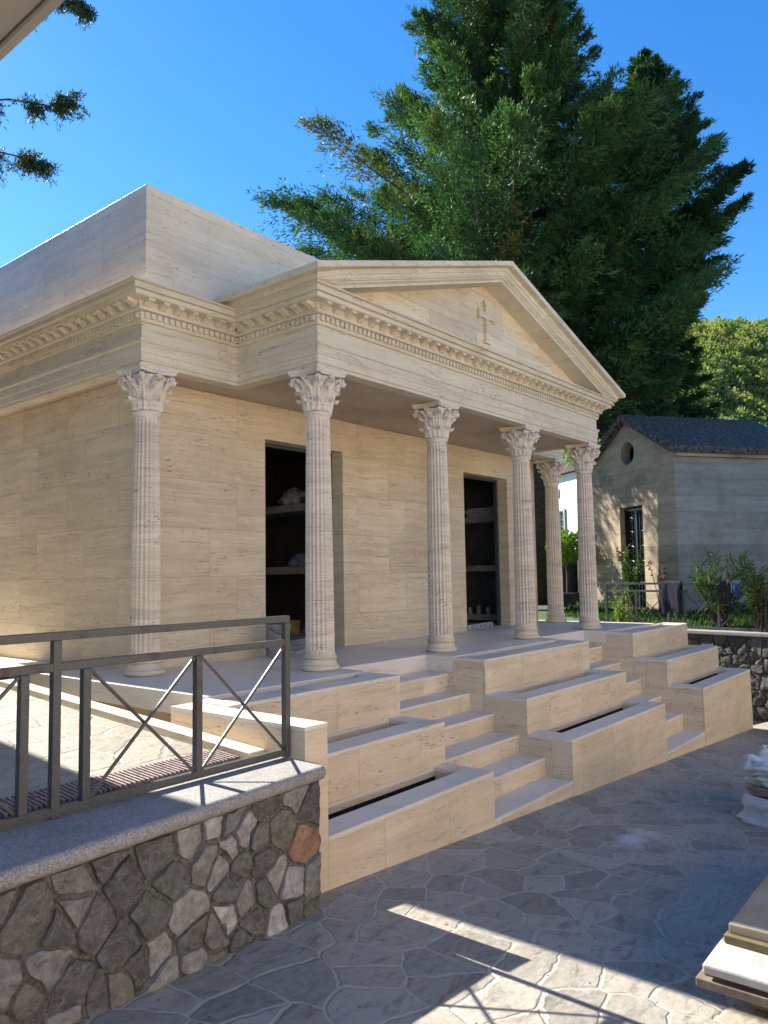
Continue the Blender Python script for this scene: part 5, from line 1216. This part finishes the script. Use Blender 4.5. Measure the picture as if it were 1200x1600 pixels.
# timber stack, lower right
tsx = -0.30; TY0 = -1.975
ts_defs = [('bearer', M['oldwood'], -0.10, -2.15, -0.93, -0.865), ]
def board(name, mat, x0, y1, z0, z1, x1, y0, label, seed, bev=.004, group='boards stacked at the right photo edge', cat='board'):
    rng = random.Random(seed); b = MB(); nxb, nyb = 14, 8
    # slightly warped slab with ragged ends
    top, bot = [], []
    for zz, lst in ((z1, top), (z0, bot)):
        for j in range(nyb + 1):
            for i in range(nxb + 1):
                x = x0 + (x1 - x0) * i / nxb; y = y1 + (y0 - y1) * j / nyb
                if i == 0: x += mnoise.noise((y * 6, seed, zz * 3)) * .010
                if j == 0: y += mnoise.noise((x * 4, seed + 3, zz)) * .006
                w_ = mnoise.noise((x * .8, y * .8, seed)) * .004; lst.append(len(b.v)); b.v.append((x, y, zz + w_))
    n1 = nxb + 1
    for j in range(nyb):
        for i in range(nxb):
            q = j * n1 + i; b.f.append((top[q], top[q + n1], top[q + n1 + 1], top[q + 1])); b.f.append((bot[q], bot[q + 1], bot[q + n1 + 1], bot[q + n1]))
    for i in range(nxb):
        b.f.append((top[i], top[i + 1], bot[i + 1], bot[i])); q = nyb * n1 + i; b.f.append((top[q + 1], top[q], bot[q], bot[q + 1]))
    for j in range(nyb):
        q = j * n1; b.f.append((top[q + n1], top[q], bot[q], bot[q + n1])); q += nxb; b.f.append((top[q], top[q + n1], bot[q + n1], bot[q]))
    return b.build(name, mat, bevel=bev, label=label, cat=cat, group=group)
board('timber_bearer', M['oldwood'], -0.13, -2.10, -0.925, -0.756, 0.0, -3.3, 'dark timber bearer under the board stack', 1)
board('timber_bearer', M['oldwood'], 1.9, -2.10, -1.06, -0.756, 2.0, -3.3, 'second timber bearer at the far end under the board stack', 2)
board('wooden_board', M['brownwood'], -0.440, -2.000, -0.755, -0.722, 2.2, -3.3, 'lowest brown weathered board of the stack', 3)
board('wooden_board', M['oldwood'], -0.405, -2.02, -0.7215, -0.704, 2.1, -3.3, 'thin dark board second from the bottom of the stack', 4)
board('coated_board', M['whiteslab'], -0.435, -2.025, -0.7035, -0.668, 2.15, -3.3, 'white plaster-coated board in the middle of the stack', 5, .008)
board('wooden_board', M['oldwood'], -0.225, -2.045, -0.6675, -0.636, 2.2, -3.3, 'mossy olive board under the top panel of the stack', 6)
board('plywood_panel', M['ply'], -0.195, -2.055, -0.6355, -0.60, 2.2, -3.3, 'plaster-stained plywood panel on top of the stack', 8)

# covered pile further up the street
zp = gz(2.9)
pl_ = empty('covered_pile', (3.3, -1.75, zp), label='pile under a white canvas sheet at the right photo edge', cat='covered pile')
def folded(x0, x1, y0, y1, z0, z1, mat, name, seed, layers=1, flare=0.0, parent=None, amp=.012, **kw):
    b = MB(); nu = 180; P = []
    per = []
    for k in range(nu):
        a = 2 * PI * k / nu; ca, sa = math.cos(a), math.sin(a); p = 6; r = (abs(ca) ** p + abs(sa) ** p) ** (-1 / p); per.append((ca * r, sa * r))
    nz = 10 * layers
    for j in range(nz + 1):
        t = j / nz; z = z0 + (z1 - z0) * t; s = 1.0
        ph = (t * layers) % 1.0 if j < nz else 1.0
        if layers > 1: s = 1 - 0.035 * (1 - math.sin(PI * ph)) 
        if flare: s += flare * (1 - t) ** 4
        for k, (px, py) in enumerate(per):
            w_ = 1 + mnoise.noise((px * 3, py * 3, t * 3 * layers + seed)) * amp * 3 + 0.012 * math.sin(k * 1.1 + seed) * (1 - t) * (1 if flare else 0)
            cr_ = (abs(mnoise.noise((px * 5 + seed, py * 5, t * 2.2 * layers))) - .2) * amp * 2.2 + mnoise.noise((px * 14, py * 14 + seed, t * 5 * layers)) * amp * .8
            b.v.append(((x0 + x1) / 2 + px * ((x1 - x0) / 2 * s * w_ + cr_), (y0 + y1) / 2 + py * ((y1 - y0) / 2 * s * w_ + cr_), z + (mnoise.noise((px * 3, py * 3, seed)) * amp * 1.8 + mnoise.noise((px * 11, py * 11, seed + t)) * amp * .7) * (1 if j > 0 or not flare else .5)))
    for j in range(nz):
        for k in range(nu): k2 = (k + 1) % nu; b.f.append((j * nu + k, j * nu + k2, (j + 1) * nu + k2, (j + 1) * nu + k))
    top0 = nz * nu; last = top0; mx_, my_ = (x0 + x1) / 2, (y0 + y1) / 2
    for r_ in (.93, .82, .68, .52, .36, .2, .08):
        st_ = len(b.v)
        for k in range(nu):
            vx, vy, vz = b.v[top0 + k]; X_, Y_ = mx_ + (vx - mx_) * r_, my_ + (vy - my_) * r_
            b.v.append((X_, Y_, z1 + mnoise.noise((X_ * 2.2, Y_ * 2.2, seed)) * amp * 2.2 + (abs(mnoise.noise((X_ * 6, Y_ * 3, seed + 4))) - .2) * amp * 2.5))
        for k in range(nu): k2 = (k + 1) % nu; b.f.append((last + k, last + k2, st_ + k2, st_ + k))
        last = st_
    c1 = len(b.v); b.v.append((mx_, my_, z1 + mnoise.noise((mx_ * 2.2, my_ * 2.2, seed)) * amp * 2.2)); c2 = len(b.v); b.v.append(((x0 + x1) / 2, (y0 + y1) / 2, z0))
    for k in range(nu): k2 = (k + 1) % nu; b.f.append((last + k, last + k2, c1)); b.f.append((k2, k, c2))
    return b.build(name, mat, parent, smooth=True, **kw)
o = folded(2.82, 4.1, -2.6, -1.28, zp + .005, zp + .20, M['canvas'], 'canvas_sheet', 2, 1, 0.075, pl_, .016); o.matrix_parent_inverse = Matrix.Translation((-3.3, 1.75, -zp))
folded(2.84, 3.9, -2.5, -1.30, zp + .215, zp + .275, M['tancloth'], 'folded_blanket', 5, 3, amp=.008, label='folded tan blankets lying on the canvas-covered pile', cat='blankets')
folded(2.83, 3.9, -2.5, -1.32, zp + .29, zp + .44, M['plastic'], 'plastic_sheet', 9, 3, amp=.03, label='crumpled white plastic sheet folded on top of the tan blankets', cat='plastic sheet')

# ---------------------------------------------------------------- wooded hill
def hill_h(x, y):
    r = math.hypot(x + 3.5, y + 3.0); a = math.atan2(y + 3, x + 3.5)
    base = max(0, (r - 60)) * .45; cap_ = 47 + 4 * math.sin(a * 9 + .6) + 3 * math.sin(a * 23)
    h = base if base < cap_ - 12 else (cap_ - 12 + 12 * math.tanh((base - cap_ + 12) / 12))
    h += 4 * math.sin(a * 16 + r * .022) * min(1, h / 20) + 3 * mnoise.noise((x * .03, y * .03, 0)) * min(1, h / 10)
    return h - 2.0
hb = MB(); na, nr_ = 90, 44
A0, A1 = math.radians(-28), math.radians(60)
for j in range(nr_ + 1):
    r = 55 + (330 - 55) * j / nr_
    for i in range(na + 1):
        a = A0 + (A1 - A0) * i / na; x, y = -3.5 + r * math.cos(a), -3 + r * math.sin(a); hb.v.append((x, y, hill_h(x, y)))
for j in range(nr_):
    for i in range(na): q = j * (na + 1) + i; hb.f.append((q, q + na + 1, q + na + 2, q + 1))
hb.build('hill', M['hillsoil'], smooth=True, kind='structure')
rng = np.random.default_rng(77); Ps, Ds, Ss, Ls, Ws, Ts = [], [], [], [], [], []
for k in range(1700):
    a = math.radians(rng.uniform(5, 25)); r = 66 + 134 * rng.random() ** .8; x, y = -3.5 + r * math.cos(a), -3 + r * math.sin(a); z = hill_h(x, y)
    R = rng.uniform(1.2, 2.7); n = 330; v = unit(rng.normal(size=(n, 3))); v[:, 2] = np.abs(v[:, 2]) * 1.1 - .25; rad = (0.72 + .28 * rng.random((n, 1))) * (1 + .22 * np.sin(v[:, :1] * 5 + k) * np.cos(v[:, 1:2] * 6))
    Ps.append(v * R * rad + np.array([x, y, z + R * .8])); dd = unit(v + rng.normal(size=(n, 3)) * .8); Ds.append(dd); Ss.append(side_of(dd, rng)); Ls.append(rng.uniform(.30, .62, n)); Ws.append(rng.uniform(.24, .5, n))
    T = np.zeros((n, 3)); T[:, 0] = np.clip(.25 + .6 * rng.random() + rng.normal(size=n) * .08, 0, 1); T[:, 1] = rng.choice((0, 0, 0, 0, .35, .7)); Ts.append(T)
blades(np.concatenate(Ps), np.concatenate(Ds), np.concatenate(Ss), np.concatenate(Ls), np.concatenate(Ws), np.concatenate(Ts), 'forest', M['forest'], kind='stuff', label='sunlit green and yellowing woods covering the far hillside', cat='woods')
